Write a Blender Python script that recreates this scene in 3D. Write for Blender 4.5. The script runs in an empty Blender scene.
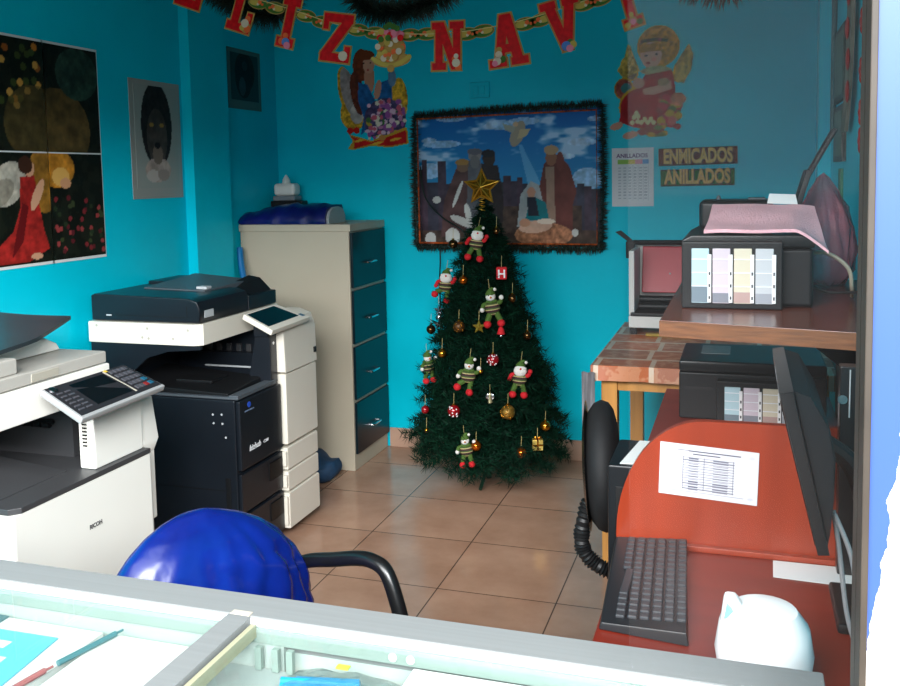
import bpy, bmesh, math, random
import numpy as np
from mathutils import Vector, Matrix, Euler
random.seed(7)
SC = bpy.context.scene
COL = SC.collection
PI = math.pi

# ------------------------------------------------------------------ camera
YAW, PITCH, ROLL, CAMZ, FPX = 0.3137, 0.0843, 0.0196, 1.5563, 910.0
def cam_axes():
    cy, sy, cp, sp = math.cos(YAW), math.sin(YAW), math.cos(PITCH), math.sin(PITCH)
    f = Vector((-sy*cp, cy*cp, -sp)); r = Vector((cy, sy, 0)); u = r.cross(f)
    c, s = math.cos(ROLL), math.sin(ROLL)
    return c*r - s*u, s*r + c*u, f
_r, _u, _f = cam_axes()
cd = bpy.data.cameras.new('camera'); cam = bpy.data.objects.new('camera', cd); COL.objects.link(cam)
M = Matrix((_r, _u, -_f)).transposed().to_4x4(); M.translation = (0, 0, CAMZ)
cam.matrix_world = M
cd.sensor_fit = 'HORIZONTAL'; cd.sensor_width = 36.0; cd.lens = FPX/900*36.0
cd.shift_y = -(343-254.2)/900.0
cd.clip_start = 0.02
SC.camera = cam

# ------------------------------------------------------------------ world, light, exposure
w = bpy.data.worlds.new('market_daylight'); SC.world = w; w.use_nodes = True
bg = w.node_tree.nodes['Background']
bg.inputs[0].default_value = (0.86, 0.94, 1.0, 1); bg.inputs[1].default_value = 0.6
def area(name, loc, target, sx, sy, power, color):
    l = bpy.data.lights.new(name, 'AREA'); l.shape = 'RECTANGLE'; l.size = sx; l.size_y = sy
    l.energy = power; l.color = color
    o = bpy.data.objects.new(name, l); COL.objects.link(o); o.location = loc
    o.rotation_euler = (Vector(target)-Vector(loc)).to_track_quat('-Z', 'Y').to_euler()
    return o
area('daylight_from_market_roof', (-1.0, -3.4, 3.9), (-1.2, 4.0, 0.6), 5.0, 2.0, 690, (0.97, 0.99, 1.0))
area('added_daylight_front_right', (1.8, -2.6, 3.6), (-1.6, 2.5, 0.6), 3.0, 2.0, 610, (0.97, 0.99, 1.0))  # added area lamp, source unseen: brightens copier fronts and left wall from front right
area('daylight_across_market_hall', (-1.3, -4.0, 2.4), (-1.2, 4.0, 1.0), 6.0, 2.0, 80, (0.97, 0.99, 1.0))
area('skylight_over_market_corridor', (-1.3, -0.5, 3.4), (-1.3, 0.2, 0.0), 4.0, 1.6, 70, (0.97, 0.99, 1.0))
SC.view_settings.view_transform = 'Standard'
SC.view_settings.look = 'None'
SC.view_settings.exposure = 0.17
SC.view_settings.gamma = 1.0
SC.view_settings.use_curve_mapping = False

# ------------------------------------------------------------------ helpers: colour and material
def lin(c):
    return tuple(((x/255)/12.92 if x/255 <= 0.04045 else ((x/255+0.055)/1.055)**2.4) for x in c)
MATS = {}
def mat(name, rgb, rough=0.5, metal=0.0, noise=None, bump=None, coat=0.0, sheen=0.0, trans=0.0, rgb2=None, spec=0.5, stretch=None):
    if name in MATS: return MATS[name]
    m = bpy.data.materials.new(name); m.use_nodes = True
    nt = m.node_tree; p = nt.nodes['Principled BSDF']
    p.inputs['Base Color'].default_value = (*lin(rgb), 1)
    p.inputs['Roughness'].default_value = rough; p.inputs['Metallic'].default_value = metal
    p.inputs['Coat Weight'].default_value = coat; p.inputs['Sheen Weight'].default_value = sheen
    p.inputs['Transmission Weight'].default_value = trans
    p.inputs['Specular IOR Level'].default_value = spec
    tc = nt.nodes.new('ShaderNodeTexCoord'); vec = tc.outputs['Object']
    if stretch:
        mp = nt.nodes.new('ShaderNodeMapping'); mp.inputs['Scale'].default_value = stretch
        nt.links.new(vec, mp.inputs['Vector']); vec = mp.outputs['Vector']
    if noise:
        sc, am = noise
        n = nt.nodes.new('ShaderNodeTexNoise'); n.inputs['Scale'].default_value = sc; n.inputs['Detail'].default_value = 5
        nt.links.new(vec, n.inputs['Vector'])
        mx = nt.nodes.new('ShaderNodeMix'); mx.data_type = 'RGBA'
        a = lin(rgb); b = lin(rgb2) if rgb2 else tuple(x*(1-am) for x in a)
        mx.inputs['A'].default_value = (*a, 1); mx.inputs['B'].default_value = (*b, 1)
        rp = nt.nodes.new('ShaderNodeValToRGB'); rp.color_ramp.elements[0].position = 0.35; rp.color_ramp.elements[1].position = 0.68
        nt.links.new(n.outputs['Fac'], rp.inputs['Fac']); nt.links.new(rp.outputs['Color'], mx.inputs['Factor'])
        nt.links.new(mx.outputs['Result'], p.inputs['Base Color'])
    if bump:
        sc, st = bump
        n2 = nt.nodes.new('ShaderNodeTexNoise'); n2.inputs['Scale'].default_value = sc; n2.inputs['Detail'].default_value = 4
        nt.links.new(vec, n2.inputs['Vector'])
        bp = nt.nodes.new('ShaderNodeBump'); bp.inputs['Strength'].default_value = st; bp.inputs['Distance'].default_value = 0.01
        nt.links.new(n2.outputs['Fac'], bp.inputs['Height']); nt.links.new(bp.outputs['Normal'], p.inputs['Normal'])
    MATS[name] = m
    return m
def attr_mat(name, rough=0.6, coat=0.0, spec=0.12):
    if name in MATS: return MATS[name]
    m = bpy.data.materials.new(name); m.use_nodes = True; nt = m.node_tree; p = nt.nodes['Principled BSDF']
    a = nt.nodes.new('ShaderNodeAttribute'); a.attribute_name = 'print'
    nt.links.new(a.outputs['Color'], p.inputs['Base Color'])
    p.inputs['Roughness'].default_value = rough; p.inputs['Coat Weight'].default_value = coat
    p.inputs['Specular IOR Level'].default_value = spec
    MATS[name] = m; return m
def glass_mat(name, tint=(255, 255, 255), dust=0.0, gloss=1.0):
    if name in MATS: return MATS[name]
    m = bpy.data.materials.new(name); m.use_nodes = True; nt = m.node_tree; nt.nodes.clear()
    out = nt.nodes.new('ShaderNodeOutputMaterial')
    tr = nt.nodes.new('ShaderNodeBsdfTransparent'); tr.inputs[0].default_value = (*lin(tint), 1)
    gl = nt.nodes.new('ShaderNodeBsdfGlossy'); gl.inputs['Roughness'].default_value = 0.02
    lw = nt.nodes.new('ShaderNodeLayerWeight'); lw.inputs['Blend'].default_value = 0.5
    pw = nt.nodes.new('ShaderNodeMath'); pw.operation = 'POWER'; pw.inputs[1].default_value = 5.0
    nt.links.new(lw.outputs['Facing'], pw.inputs[0])
    ml = nt.nodes.new('ShaderNodeMath'); ml.operation = 'MULTIPLY_ADD'; ml.inputs[1].default_value = 0.9*gloss; ml.inputs[2].default_value = 0.035*gloss
    nt.links.new(pw.outputs[0], ml.inputs[0])
    mx = nt.nodes.new('ShaderNodeMixShader')
    nt.links.new(ml.outputs[0], mx.inputs[0]); nt.links.new(tr.outputs[0], mx.inputs[1]); nt.links.new(gl.outputs[0], mx.inputs[2])
    last = mx
    if dust > 0:
        df = nt.nodes.new('ShaderNodeBsdfDiffuse'); df.inputs[0].default_value = (0.85, 0.88, 0.9, 1)
        n = nt.nodes.new('ShaderNodeTexNoise'); n.inputs['Scale'].default_value = 3.0; n.inputs['Detail'].default_value = 6
        mr = nt.nodes.new('ShaderNodeMapRange'); mr.inputs['To Min'].default_value = dust*0.7; mr.inputs['To Max'].default_value = dust*1.3
        nt.links.new(n.outputs['Fac'], mr.inputs['Value'])
        m2 = nt.nodes.new('ShaderNodeMixShader')
        nt.links.new(mr.outputs[0], m2.inputs[0]); nt.links.new(mx.outputs[0], m2.inputs[1]); nt.links.new(df.outputs[0], m2.inputs[2])
        last = m2
    nt.links.new(last.outputs[0], out.inputs[0])
    MATS[name] = m; return m

# ------------------------------------------------------------------ helpers: geometry
def B(): return bmesh.new()
def box(bm, x0, x1, y0, y1, z0, z1, bev=0.0, seg=2, mi=0):
    vs = [bm.verts.new((x, y, z)) for x in (x0, x1) for y in (y0, y1) for z in (z0, z1)]
    fs = [bm.faces.new([vs[i] for i in f]) for f in ((0,1,3,2), (4,6,7,5), (0,4,5,1), (2,3,7,6), (0,2,6,4), (1,5,7,3))]
    for f in fs: f.material_index = mi
    if bev > 0:
        es = list({e for f in fs for e in f.edges})
        r = bmesh.ops.bevel(bm, geom=es, offset=bev, segments=seg, affect='EDGES', profile=0.5)
        for f in r['faces']: f.material_index = mi
    return vs
def hexa(bm, c, bev=0.0, mi=0):
    """c: 4 bottom corners then 4 top corners, same winding"""
    vs = [bm.verts.new(p) for p in c]
    fs = [bm.faces.new([vs[i] for i in f]) for f in ((3,2,1,0), (4,5,6,7), (0,1,5,4), (1,2,6,5), (2,3,7,6), (3,0,4,7))]
    for f in fs: f.material_index = mi
    if bev > 0:
        es = list({e for f in fs for e in f.edges})
        r = bmesh.ops.bevel(bm, geom=es, offset=bev, segments=2, affect='EDGES', profile=0.5)
        for f in r['faces']: f.material_index = mi
def prism(bm, pts, axis, a, b, bev=0.0, mi=0):
    def P(p, t):
        return {'X': (t, p[0], p[1]), 'Y': (p[0], t, p[1]), 'Z': (p[0], p[1], t)}[axis]
    va = [bm.verts.new(P(p, a)) for p in pts]; vb = [bm.verts.new(P(p, b)) for p in pts]
    fs = [bm.faces.new(va), bm.faces.new(vb[::-1])]
    n = len(pts)
    for i in range(n):
        fs.append(bm.faces.new((va[i], vb[i], vb[(i+1) % n], va[(i+1) % n])))
    for f in fs: f.material_index = mi
    if bev > 0:
        es = list({e for f in fs[:2] for e in f.edges})
        r = bmesh.ops.bevel(bm, geom=es, offset=bev, segments=2, affect='EDGES', profile=0.5)
        for f in r['faces']: f.material_index = mi
def tube(bm, pts, r, n=10, mi=0, closed=False, rad=None):
    pts = [Vector(p) for p in pts]; rings = []; N = len(pts); up = None
    for i, p in enumerate(pts):
        if closed: d = pts[(i+1) % N]-pts[i-1]
        else: d = pts[min(i+1, N-1)]-pts[max(i-1, 0)]
        if d.length < 1e-9: d = Vector((0, 0, 1))
        d.normalize()
        if up is None:
            up = Vector((0, 0, 1)) if abs(d.z) < 0.9 else Vector((1, 0, 0))
        s = d.cross(up)
        if s.length < 1e-6: s = d.orthogonal()
        s.normalize(); up = s.cross(d).normalized()
        rr = rad[i] if rad else r
        rings.append([bm.verts.new(p + rr*(math.cos(2*PI*k/n)*s + math.sin(2*PI*k/n)*up)) for k in range(n)])
    for i in range(N if closed else N-1):
        a, b = rings[i], rings[(i+1) % N]
        for k in range(n):
            f = bm.faces.new((a[k], a[(k+1) % n], b[(k+1) % n], b[k])); f.material_index = mi
    if not closed:
        bm.faces.new(rings[0][::-1]).material_index = mi; bm.faces.new(rings[-1]).material_index = mi
def smooth_path(pts, sub=6):
    pts = [Vector(p) for p in pts]; out = []
    for i in range(len(pts)-1):
        p0, p1, p2, p3 = pts[max(i-1, 0)], pts[i], pts[i+1], pts[min(i+2, len(pts)-1)]
        for k in range(sub):
            t = k/sub
            out.append(0.5*((2*p1)+(-p0+p2)*t+(2*p0-5*p1+4*p2-p3)*t*t+(-p0+3*p1-3*p2+p3)*t**3))
    out.append(pts[-1]); return out
def ell(bm, c, r, seg=16, ring=10, rot=None, mi=0):
    if not hasattr(r, '__len__'): r = (r, r, r)
    m = Matrix.Translation(c) @ (Euler(rot).to_matrix().to_4x4() if rot else Matrix()) @ Matrix.Diagonal((*r, 1))
    res = bmesh.ops.create_uvsphere(bm, u_segments=seg, v_segments=ring, radius=1.0, matrix=m)
    for f in {f for v in res['verts'] for f in v.link_faces}: f.material_index = mi
def lathe(bm, prof, c=(0, 0, 0), n=20, mi=0, rot=None):
    m = Matrix.Translation(c) @ (Euler(rot).to_matrix().to_4x4() if rot else Matrix())
    rings = []
    for r, z in prof:
        rings.append([bm.verts.new(m @ Vector((r*math.cos(2*PI*k/n), r*math.sin(2*PI*k/n), z))) for k in range(n)])
    for a, b in zip(rings, rings[1:]):
        for k in range(n): bm.faces.new((a[k], a[(k+1) % n], b[(k+1) % n], b[k])).material_index = mi
    if prof[0][0] > 1e-5: bm.faces.new(rings[0][::-1]).material_index = mi
    if prof[-1][0] > 1e-5: bm.faces.new(rings[-1]).material_index = mi
def disc(bm, c, r, n=14, axis='Y', mi=0, h=0.0012):
    """thin round disc facing -Y (or +X / +Z)"""
    rot = {'Y': (PI/2, 0, 0), 'X': (0, PI/2, 0), 'Z': (0, 0, 0)}[axis]
    lathe(bm, [(r, 0), (r, h)], c, n, mi, rot)

OFF = {}
def obj(name, bm, m, parent=None, smooth=35):
    me = bpy.data.meshes.new(name)
    bmesh.ops.remove_doubles(bm, verts=bm.verts, dist=1e-6)
    bmesh.ops.recalc_face_normals(bm, faces=bm.faces)
    off = OFF.get(parent.name, Vector()) if parent else Vector()
    if off.length > 0: bmesh.ops.translate(bm, verts=bm.verts, vec=-off)
    bm.to_mesh(me); bm.free()
    for mm in (m if isinstance(m, (list, tuple)) else [m]): me.materials.append(mm)
    o = bpy.data.objects.new(name, me); COL.objects.link(o)
    if smooth:
        me.polygons.foreach_set('use_smooth', [True]*len(me.polygons)); me.set_sharp_from_angle(angle=math.radians(smooth))
        wn = o.modifiers.new('weighted_normals', 'WEIGHTED_NORMAL'); wn.keep_sharp = True; wn.weight = 80
    if parent:
        o.parent = parent; OFF[o.name] = off
    return o
def mesh_obj(name, me, parent=None):
    o = bpy.data.objects.new(name, me); COL.objects.link(o)
    if parent:
        off = OFF.get(parent.name, Vector())
        if off.length > 0: me.transform(Matrix.Translation(-off))
        o.parent = parent; OFF[o.name] = off
    return o
def tag(o, label, cat=None, group=None, kind=None):
    if label: o['label'] = label
    if cat: o['category'] = cat
    if group: o['group'] = group
    if kind: o['kind'] = kind
    return o
def thing(name, label, cat, loc=(0, 0, 0), rz=0.0, group=None, world=True):
    """world=True: children meshes are given in world coordinates"""
    o = bpy.data.objects.new(name, None); o.empty_display_size = 0.05; COL.objects.link(o)
    o.location = loc; o.rotation_euler = (0, 0, rz)
    if world: OFF[o.name] = Vector(loc)
    return tag(o, label, cat, group)
def struct(name, bm, m, smooth=0):
    o = obj(name, bm, m, None, smooth); o['kind'] = 'structure'; return o
def single(name, bm, m, label, cat, base, group=None, smooth=35):
    """one-mesh thing with its origin at base"""
    bmesh.ops.translate(bm, verts=bm.verts, vec=-Vector(base))
    o = obj(name, bm, m, None, smooth); o.location = base
    return tag(o, label, cat, group)
def text(name, s, size, m, origin, right, up, parent=None, depth=0.0008, align='LEFT', shear=0.0, bold=0.0, sx=1.0):
    cu = bpy.data.curves.new(name, 'FONT'); cu.body = s; cu.size = size; cu.extrude = depth/2; cu.align_x = align
    cu.shear = shear; cu.offset = bold; cu.resolution_u = 3
    t = bpy.data.objects.new(name+'_tmp', cu); COL.objects.link(t)
    dg = bpy.context.evaluated_depsgraph_get(); dg.update()
    me = bpy.data.meshes.new_from_object(t.evaluated_get(dg)); bpy.data.objects.remove(t)
    r = Vector(right).normalized(); u = Vector(up).normalized(); n = r.cross(u)
    mt = Matrix((r*sx, u, n)).transposed().to_4x4(); mt.translation = Vector(origin)
    me.transform(mt); me.materials.clear(); me.materials.append(m); me.name = name
    return mesh_obj(name, me, parent)
def copy_tree(o, parent=None):
    c = o.copy(); COL.objects.link(c)
    if parent: c.parent = parent
    for ch in o.children: copy_tree(ch, c)
    return c
RN = np.random.RandomState(3)
def vnoise(U, V, sx, sy, seed=0):
    rs = np.random.RandomState(seed); g = rs.rand(64, 64)
    x = (U*sx) % 63; y = (V*sy) % 63
    xi = x.astype(int); yi = y.astype(int); fx = x-xi; fy = y-yi
    fx = fx*fx*(3-2*fx); fy = fy*fy*(3-2*fy)
    a = g[yi, xi]; b = g[yi, xi+1]; c = g[yi+1, xi]; d = g[yi+1, xi+1]
    return (a*(1-fx)+b*fx)*(1-fy)+(c*(1-fx)+d*fx)*fy
def fbm(U, V, s, seed=0):
    return (vnoise(U, V, s, s, seed)*0.55+vnoise(U, V, s*2.1, s*2.1, seed+1)*0.28+vnoise(U, V, s*4.3, s*4.3, seed+2)*0.17)
class Paint:
    """a small canvas of sRGB colours over u (right) and v (up)"""
    def __init__(self, nx, ny, base, asp=1.0):
        self.V, self.U = np.meshgrid(np.linspace(0, 1, ny), np.linspace(0, 1, nx), indexing='ij')
        self.C = np.zeros((ny, nx, 3)); self.C[:] = base; self.A = np.zeros((ny, nx), bool); self.asp = asp
    def put(self, mask, col, k=1.0, solid=True, var=0.0, seed=1, fs=14):
        col = np.array(col, float)
        if var: col = col*(1-var+2*var*fbm(self.U*self.asp, self.V, fs, seed))[..., None]
        else: col = np.broadcast_to(col, self.C.shape)
        kk = (mask.astype(float)*k)[..., None]
        self.C = self.C*(1-kk)+col*kk
        if solid: self.A |= mask.astype(float) > 0.5
    def e(self, cu, cv, ru, rv, col, ang=0.0, **k):
        x = (self.U-cu)*self.asp; y = self.V-cv; c, s = math.cos(ang), math.sin(ang)
        m = (((x*c+y*s)/(ru*self.asp))**2+((-x*s+y*c)/rv)**2) < 1
        self.put(m, col, **k)
    def p(self, pts, col, **k):
        m = np.zeros(self.U.shape, bool); n = len(pts)
        for i in range(n):
            x1, y1 = pts[i]; x2, y2 = pts[(i+1) % n]
            if y1 == y2: continue
            cond = ((y1 > self.V) != (y2 > self.V)) & (self.U < (x2-x1)*(self.V-y1)/(y2-y1)+x1)
            m ^= cond
        self.put(m, col, **k)
    def mesh(self, name, origin, right, up, w, h, m, parent=None, cut=False, thick=0.0015):
        ny, nx = self.U.shape; r = Vector(right); u = Vector(up); nrm = r.cross(u).normalized()
        P = (np.array(origin)[None, None]+self.U[..., None]*np.array(r)*w+self.V[..., None]*np.array(u)*h)
        idx = np.arange(nx*ny).reshape(ny, nx)
        F = np.stack([idx[:-1, :-1], idx[:-1, 1:], idx[1:, 1:], idx[1:, :-1]], -1)
        if cut:
            k = self.A[:-1, :-1] & self.A[:-1, 1:] & self.A[1:, 1:] & self.A[1:, :-1]; F = F[k]
        F = F.reshape(-1, 4)
        me = bpy.data.meshes.new(name); me.from_pydata(P.reshape(-1, 3).tolist(), [], F.tolist())
        at = me.attributes.new('print', 'FLOAT_COLOR', 'POINT')
        c = np.clip(self.C.reshape(-1, 3)/255, 0, 1); l = np.where(c <= 0.04045, c/12.92, ((c+0.055)/1.055)**2.4)
        at.data.foreach_set('color', np.concatenate([l, np.ones((len(l), 1))], 1).astype(np.float32).ravel())
        # paper thickness
        bm = B(); bm.from_mesh(me)
        bmesh.ops.delete(bm, geom=[v for v in bm.verts if not v.link_faces], context='VERTS')
        ex = bmesh.ops.extrude_face_region(bm, geom=list(bm.faces))
        bmesh.ops.translate(bm, verts=[v for v in ex['geom'] if isinstance(v, bmesh.types.BMVert)], vec=nrm*thick)
        bmesh.ops.recalc_face_normals(bm, faces=bm.faces)
        bm.to_mesh(me); bm.free()
        me.materials.append(m)
        return mesh_obj(name, me, parent)

# ================================================================== THE ROOM
XL, XR, YB = -2.627, 0.332, 4.8385
TEAL = (0, 202, 226)
def wall_mat(name, rgb, rough=0.38):
    m = mat(name, rgb, rough, noise=(2.2, 0.10), bump=(26, 0.10), spec=0.12); return m
M_WALL = wall_mat('teal_enamel_paint', TEAL)
M_CEIL = mat('ceiling_white', (205, 210, 208), 0.8, noise=(3, 0.08))
def floor_mat():
    m = bpy.data.materials.new('ceramic_floor_tiles'); m.use_nodes = True; nt = m.node_tree; p = nt.nodes['Principled BSDF']
    tc = nt.nodes.new('ShaderNodeTexCoord'); mp = nt.nodes.new('ShaderNodeMapping')
    s = 0.4573
    mp.inputs['Location'].default_value = (1.5577+s*10, -3.6124+s*10, 0)
    nt.links.new(tc.outputs['Object'], mp.inputs['Vector'])
    br = nt.nodes.new('ShaderNodeTexBrick'); br.offset = 0; br.squash = 1
    br.inputs['Scale'].default_value = 1; br.inputs['Brick Width'].default_value = s; br.inputs['Row Height'].default_value = s
    br.inputs['Mortar Size'].default_value = 0.0028; br.inputs['Mortar Smooth'].default_value = 0.2; br.inputs['Bias'].default_value = 0
    br.inputs['Color1'].default_value = (*lin((184, 147, 124)), 1); br.inputs['Color2'].default_value = (*lin((174, 138, 116)), 1)
    br.inputs['Mortar'].default_value = (*lin((92, 70, 58)), 1)
    nt.links.new(mp.outputs['Vector'], br.inputs['Vector'])
    n = nt.nodes.new('ShaderNodeTexNoise'); n.inputs['Scale'].default_value = 5; n.inputs['Detail'].default_value = 8; n.inputs['Roughness'].default_value = 0.6
    nt.links.new(tc.outputs['Object'], n.inputs['Vector'])
    rp = nt.nodes.new('ShaderNodeValToRGB'); rp.color_ramp.elements[0].position = 0.32; rp.color_ramp.elements[1].position = 0.7
    rp.color_ramp.elements[0].color = (0.80, 0.74, 0.70, 1); rp.color_ramp.elements[1].color = (1.04, 1.02, 1.0, 1)
    nt.links.new(n.outputs['Fac'], rp.inputs['Fac'])
    mx = nt.nodes.new('ShaderNodeMix'); mx.data_type = 'RGBA'; mx.blend_type = 'MULTIPLY'; mx.inputs['Factor'].default_value = 1
    nt.links.new(br.outputs['Color'], mx.inputs['A']); nt.links.new(rp.outputs['Color'], mx.inputs['B'])
    nt.links.new(mx.outputs['Result'], p.inputs['Base Color'])
    p.inputs['Roughness'].default_value = 0.17
    bp = nt.nodes.new('ShaderNodeBump'); bp.inputs['Strength'].default_value = 0.35; bp.inputs['Distance'].default_value = 0.002; bp.invert = True
    nt.links.new(br.outputs['Fac'], bp.inputs['Height']); nt.links.new(bp.outputs['Normal'], p.inputs['Normal'])
    return m
ZC = 2.72
b = B(); box(b, -6, 5, -7, YB+0.1, -0.08, 0); struct('floor', b, floor_mat())
b = B(); box(b, XL-0.1, XR+0.1, 0.86, YB+0.1, ZC, ZC+0.1); struct('ceiling', b, M_CEIL)
b = B(); box(b, XL-0.1, XR+0.1, YB, YB+0.1, 0, ZC); struct('wall_back', b, M_WALL)
b = B(); box(b, XL-0.1, XL, 0.86, YB, 0, ZC); struct('wall_left', b, M_WALL)
b = B(); box(b, XR, XR+0.1, 0.86, YB, 0, ZC); struct('wall_right', b, M_WALL)
b = B(); box(b, XL, XL+0.055, 3.885, 4.215, 0, ZC); struct('trim_1', b, M_WALL)       # pilaster on the left wall
b = B(); box(b, XR-0.05, XR, 4.0, 4.1, 0, ZC); struct('trim_2', b, M_WALL)
b = B(); box(b, XL-0.1, XR+0.1, 0.86, 1.0, 2.22, ZC); struct('wall_front', b, M_WALL)  # lintel over the counter
M_BASE = mat('baseboard_tile', (196, 160, 138), 0.3, noise=(7, 0.12))
b = B(); box(b, -1.955, XR, YB-0.012, YB, 0, 0.112, 0.003); struct('baseboard_back', b, M_BASE)
b = B(); box(b, XL, XL+0.012, 0.9, 3.885, 0, 0.112, 0.003); struct('baseboard_left', b, M_BASE)

# front jamb of the shop: blue painted steel leaf, worn edge strip, chipped white plaster pier
def chipped_mat():
    m = bpy.data.materials.new('chipped_blue_paint'); m.use_nodes = True; nt = m.node_tree; p = nt.nodes['Principled BSDF']
    tc = nt.nodes.new('ShaderNodeTexCoord'); n = nt.nodes.new('ShaderNodeTexNoise'); n.inputs['Scale'].default_value = 34; n.inputs['Detail'].default_value = 6
    nt.links.new(tc.outputs['Object'], n.inputs['Vector'])
    sp = nt.nodes.new('ShaderNodeSeparateXYZ'); nt.links.new(tc.outputs['Object'], sp.inputs[0])
    a = nt.nodes.new('ShaderNodeMath'); a.operation = 'MULTIPLY_ADD'; a.inputs[1].default_value = 0.02; nt.links.new(n.outputs['Fac'], a.inputs[0])
    zz = nt.nodes.new('ShaderNodeMath'); zz.operation = 'MULTIPLY_ADD'; zz.inputs[1].default_value = -0.12; zz.inputs[2].default_value = 0.152
    nt.links.new(sp.outputs['Z'], zz.inputs[0])
    xx = nt.nodes.new('ShaderNodeMath'); xx.operation = 'ADD'; nt.links.new(sp.outputs['X'], xx.inputs[0]); nt.links.new(zz.outputs[0], xx.inputs[1])
    nt.links.new(xx.outputs[0], a.inputs[2])
    g = nt.nodes.new('ShaderNodeMath'); g.operation = 'GREATER_THAN'; g.inputs[1].default_value = 0.131; nt.links.new(a.outputs[0], g.inputs[0])
    mx = nt.nodes.new('ShaderNodeMix'); mx.data_type = 'RGBA'
    mx.inputs['A'].default_value = (*lin((42, 74, 142)), 1); mx.inputs['B'].default_value = (*lin((245, 243, 236)), 1)
    nt.links.new(g.outputs[0], mx.inputs['Factor']); nt.links.new(mx.outputs['Result'], p.inputs['Base Color'])
    p.inputs['Roughness'].default_value = 0.45
    return m
b = B(); box(b, 0.1045, 1.60, 0.84, 0.90, 0, 2.7); struct('wall_front.001', b, chipped_mat())
b = B(); box(b, 0.0985, 0.1045, 0.835, 0.90, 0, 2.7, 0.001); struct('trim_3', b, mat('worn_grey_steel', (52, 46, 38), 0.6, noise=(14, 0.4)))
b = B(); box(b, -0.104, 0.0985, 0.866, 0.871, 0.953, 2.42)
struct('window_1', b, glass_mat('dusty_pane', dust=0.0014, gloss=0.12))

# ================================================================== BACK WALL DECORATIONS
def SP(px): return px
M_PRINT = attr_mat('printed_paper', 0.42)
M_GLOSSPRINT = attr_mat('printed_gloss', 0.40, 0.0, 0.12)
M_FOIL = attr_mat('printed_card_with_foil_edge', 0.45, 0.0)
RX, UZ = Vector((1, 0, 0)), Vector((0, 0, 1))
yw = YB-0.004

# --- nativity poster
def pic(x, y): return ((x-100)/705.0, 1-(y-90)/505.0)
P = Paint(212, 152, (30, 96, 176), 1.4)
U, V = P.U, P.V
sky = np.stack([8+75*(1-V), 92+72*(1-V), 160+35*(1-V)], -1); P.C[:] = sky
cl = fbm(U*1.4, V*2.6, 5, 11); P.put((np.clip((cl-0.56)*6, 0, 1)*(V > 0.55)), (190, 205, 225), 0.8, False)
for (x, y, a, c) in ((240, 110, 60, 12), (200, 205, 75, 14), (150, 190, 30, 10), (735, 212, 55, 14), (785, 130, 30, 10), (430, 140, 60, 18), (520, 130, 60, 14), (680, 262, 30, 10), (755, 345, 55, 40), (150, 305, 50, 30)):
    P.e(*pic(x, y), a/705, c/505, (170, 190, 215), k=0.75, var=0.3, fs=30)
P.e(*pic(497, 175), 0.035, 0.10, (150, 140, 125), ang=-0.4); P.e(*pic(490, 140), 0.014, 0.02, (190, 160, 130))
P.p([pic(*q) for q in ((505, 160), (545, 160), (530, 185), (495, 195))], (176, 160, 130))
P.p([pic(*q) for q in ((440, 135), (490, 150), (480, 172), (450, 160))], (150, 150, 140))
P.p([pic(*q) for q in ((500, 215), (512, 215), (640, 480), (560, 480))], (190, 215, 235), k=0.33)
# ground and towers
P.p([pic(*q) for q in ((100, 380), (250, 350), (430, 350), (600, 400), (810, 380), (810, 600), (100, 600))], (62, 60, 66), var=0.35)
for q in ((118, 140, 262), (140, 182, 350), (182, 216, 268), (216, 250, 360), (440, 470, 330), (470, 492, 350), (492, 512, 336), (512, 532, 360), (690, 716, 375), (716, 744, 362), (744, 770, 372), (770, 803, 390), (100, 118, 300)):
    P.p([pic(q[0], q[2]), pic(q[1], q[2]), pic(q[1], 560), pic(q[0], 560)], (58+q[0] % 17, 60, 72), var=0.3)
P.put((V < 0.12) | ((V < 0.30) & (U > 0.45) & (U < 0.9)), (74, 58, 48), 0.8, var=0.4, fs=24)
# three kings, carpenter, mother, crib
P.p([pic(*q) for q in ((255, 300), (310, 285), (325, 400), (330, 520), (190, 560), (205, 420))], (84, 62, 62), var=0.25)
P.e(*pic(282, 290), 0.035, 0.045, (120, 96, 80)); P.e(*pic(280, 275), 0.038, 0.024, (150, 116, 70))
P.p([pic(*q) for q in ((305, 270), (350, 265), (365, 330), (350, 540), (290, 540))], (92, 92, 98), var=0.2)
P.e(*pic(330, 250), 0.036, 0.052, (128, 122, 122)); P.e(*pic(330, 236), 0.042, 0.024, (96, 96, 104)); P.e(*pic(330, 275), 0.026, 0.05, (110, 108, 110))
P.p([pic(*q) for q in ((355, 280), (420, 290), (440, 420), (430, 560), (340, 560))], (52, 44, 46), var=0.2)
P.e(*pic(385, 262), 0.036, 0.058, (60, 50, 48)); P.e(*pic(383, 245), 0.038, 0.03, (44, 42, 48))
P.p([pic(*q) for q in ((595, 285), (660, 265), (690, 300), (715, 390), (700, 440), (700, 560), (600, 560), (575, 380))], (100, 58, 54), var=0.18)
P.p([pic(*q) for q in ((600, 300), (632, 300), (636, 520), (606, 520))], (142, 118, 104), var=0.12)
P.e(*pic(622, 268), 0.030, 0.055, (132, 92, 74)); P.e(*pic(622, 238), 0.038, 0.035, (160, 132, 104)); P.e(*pic(655, 280), 0.02, 0.07, (108, 62, 58))
P.p([pic(*q) for q in ((545, 350), (575, 365), (600, 470), (590, 520), (490, 520), (505, 400))], (150, 154, 156), var=0.15)
P.p([pic(*q) for q in ((560, 410), (600, 430), (612, 490), (520, 500), (535, 440))], (20, 110, 118), var=0.15)
P.e(*pic(546, 392), 0.022, 0.04, (176, 130, 110)); P.p([pic(*q) for q in ((530, 410), (562, 410), (575, 480), (532, 480))], (40, 44, 56))
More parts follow.
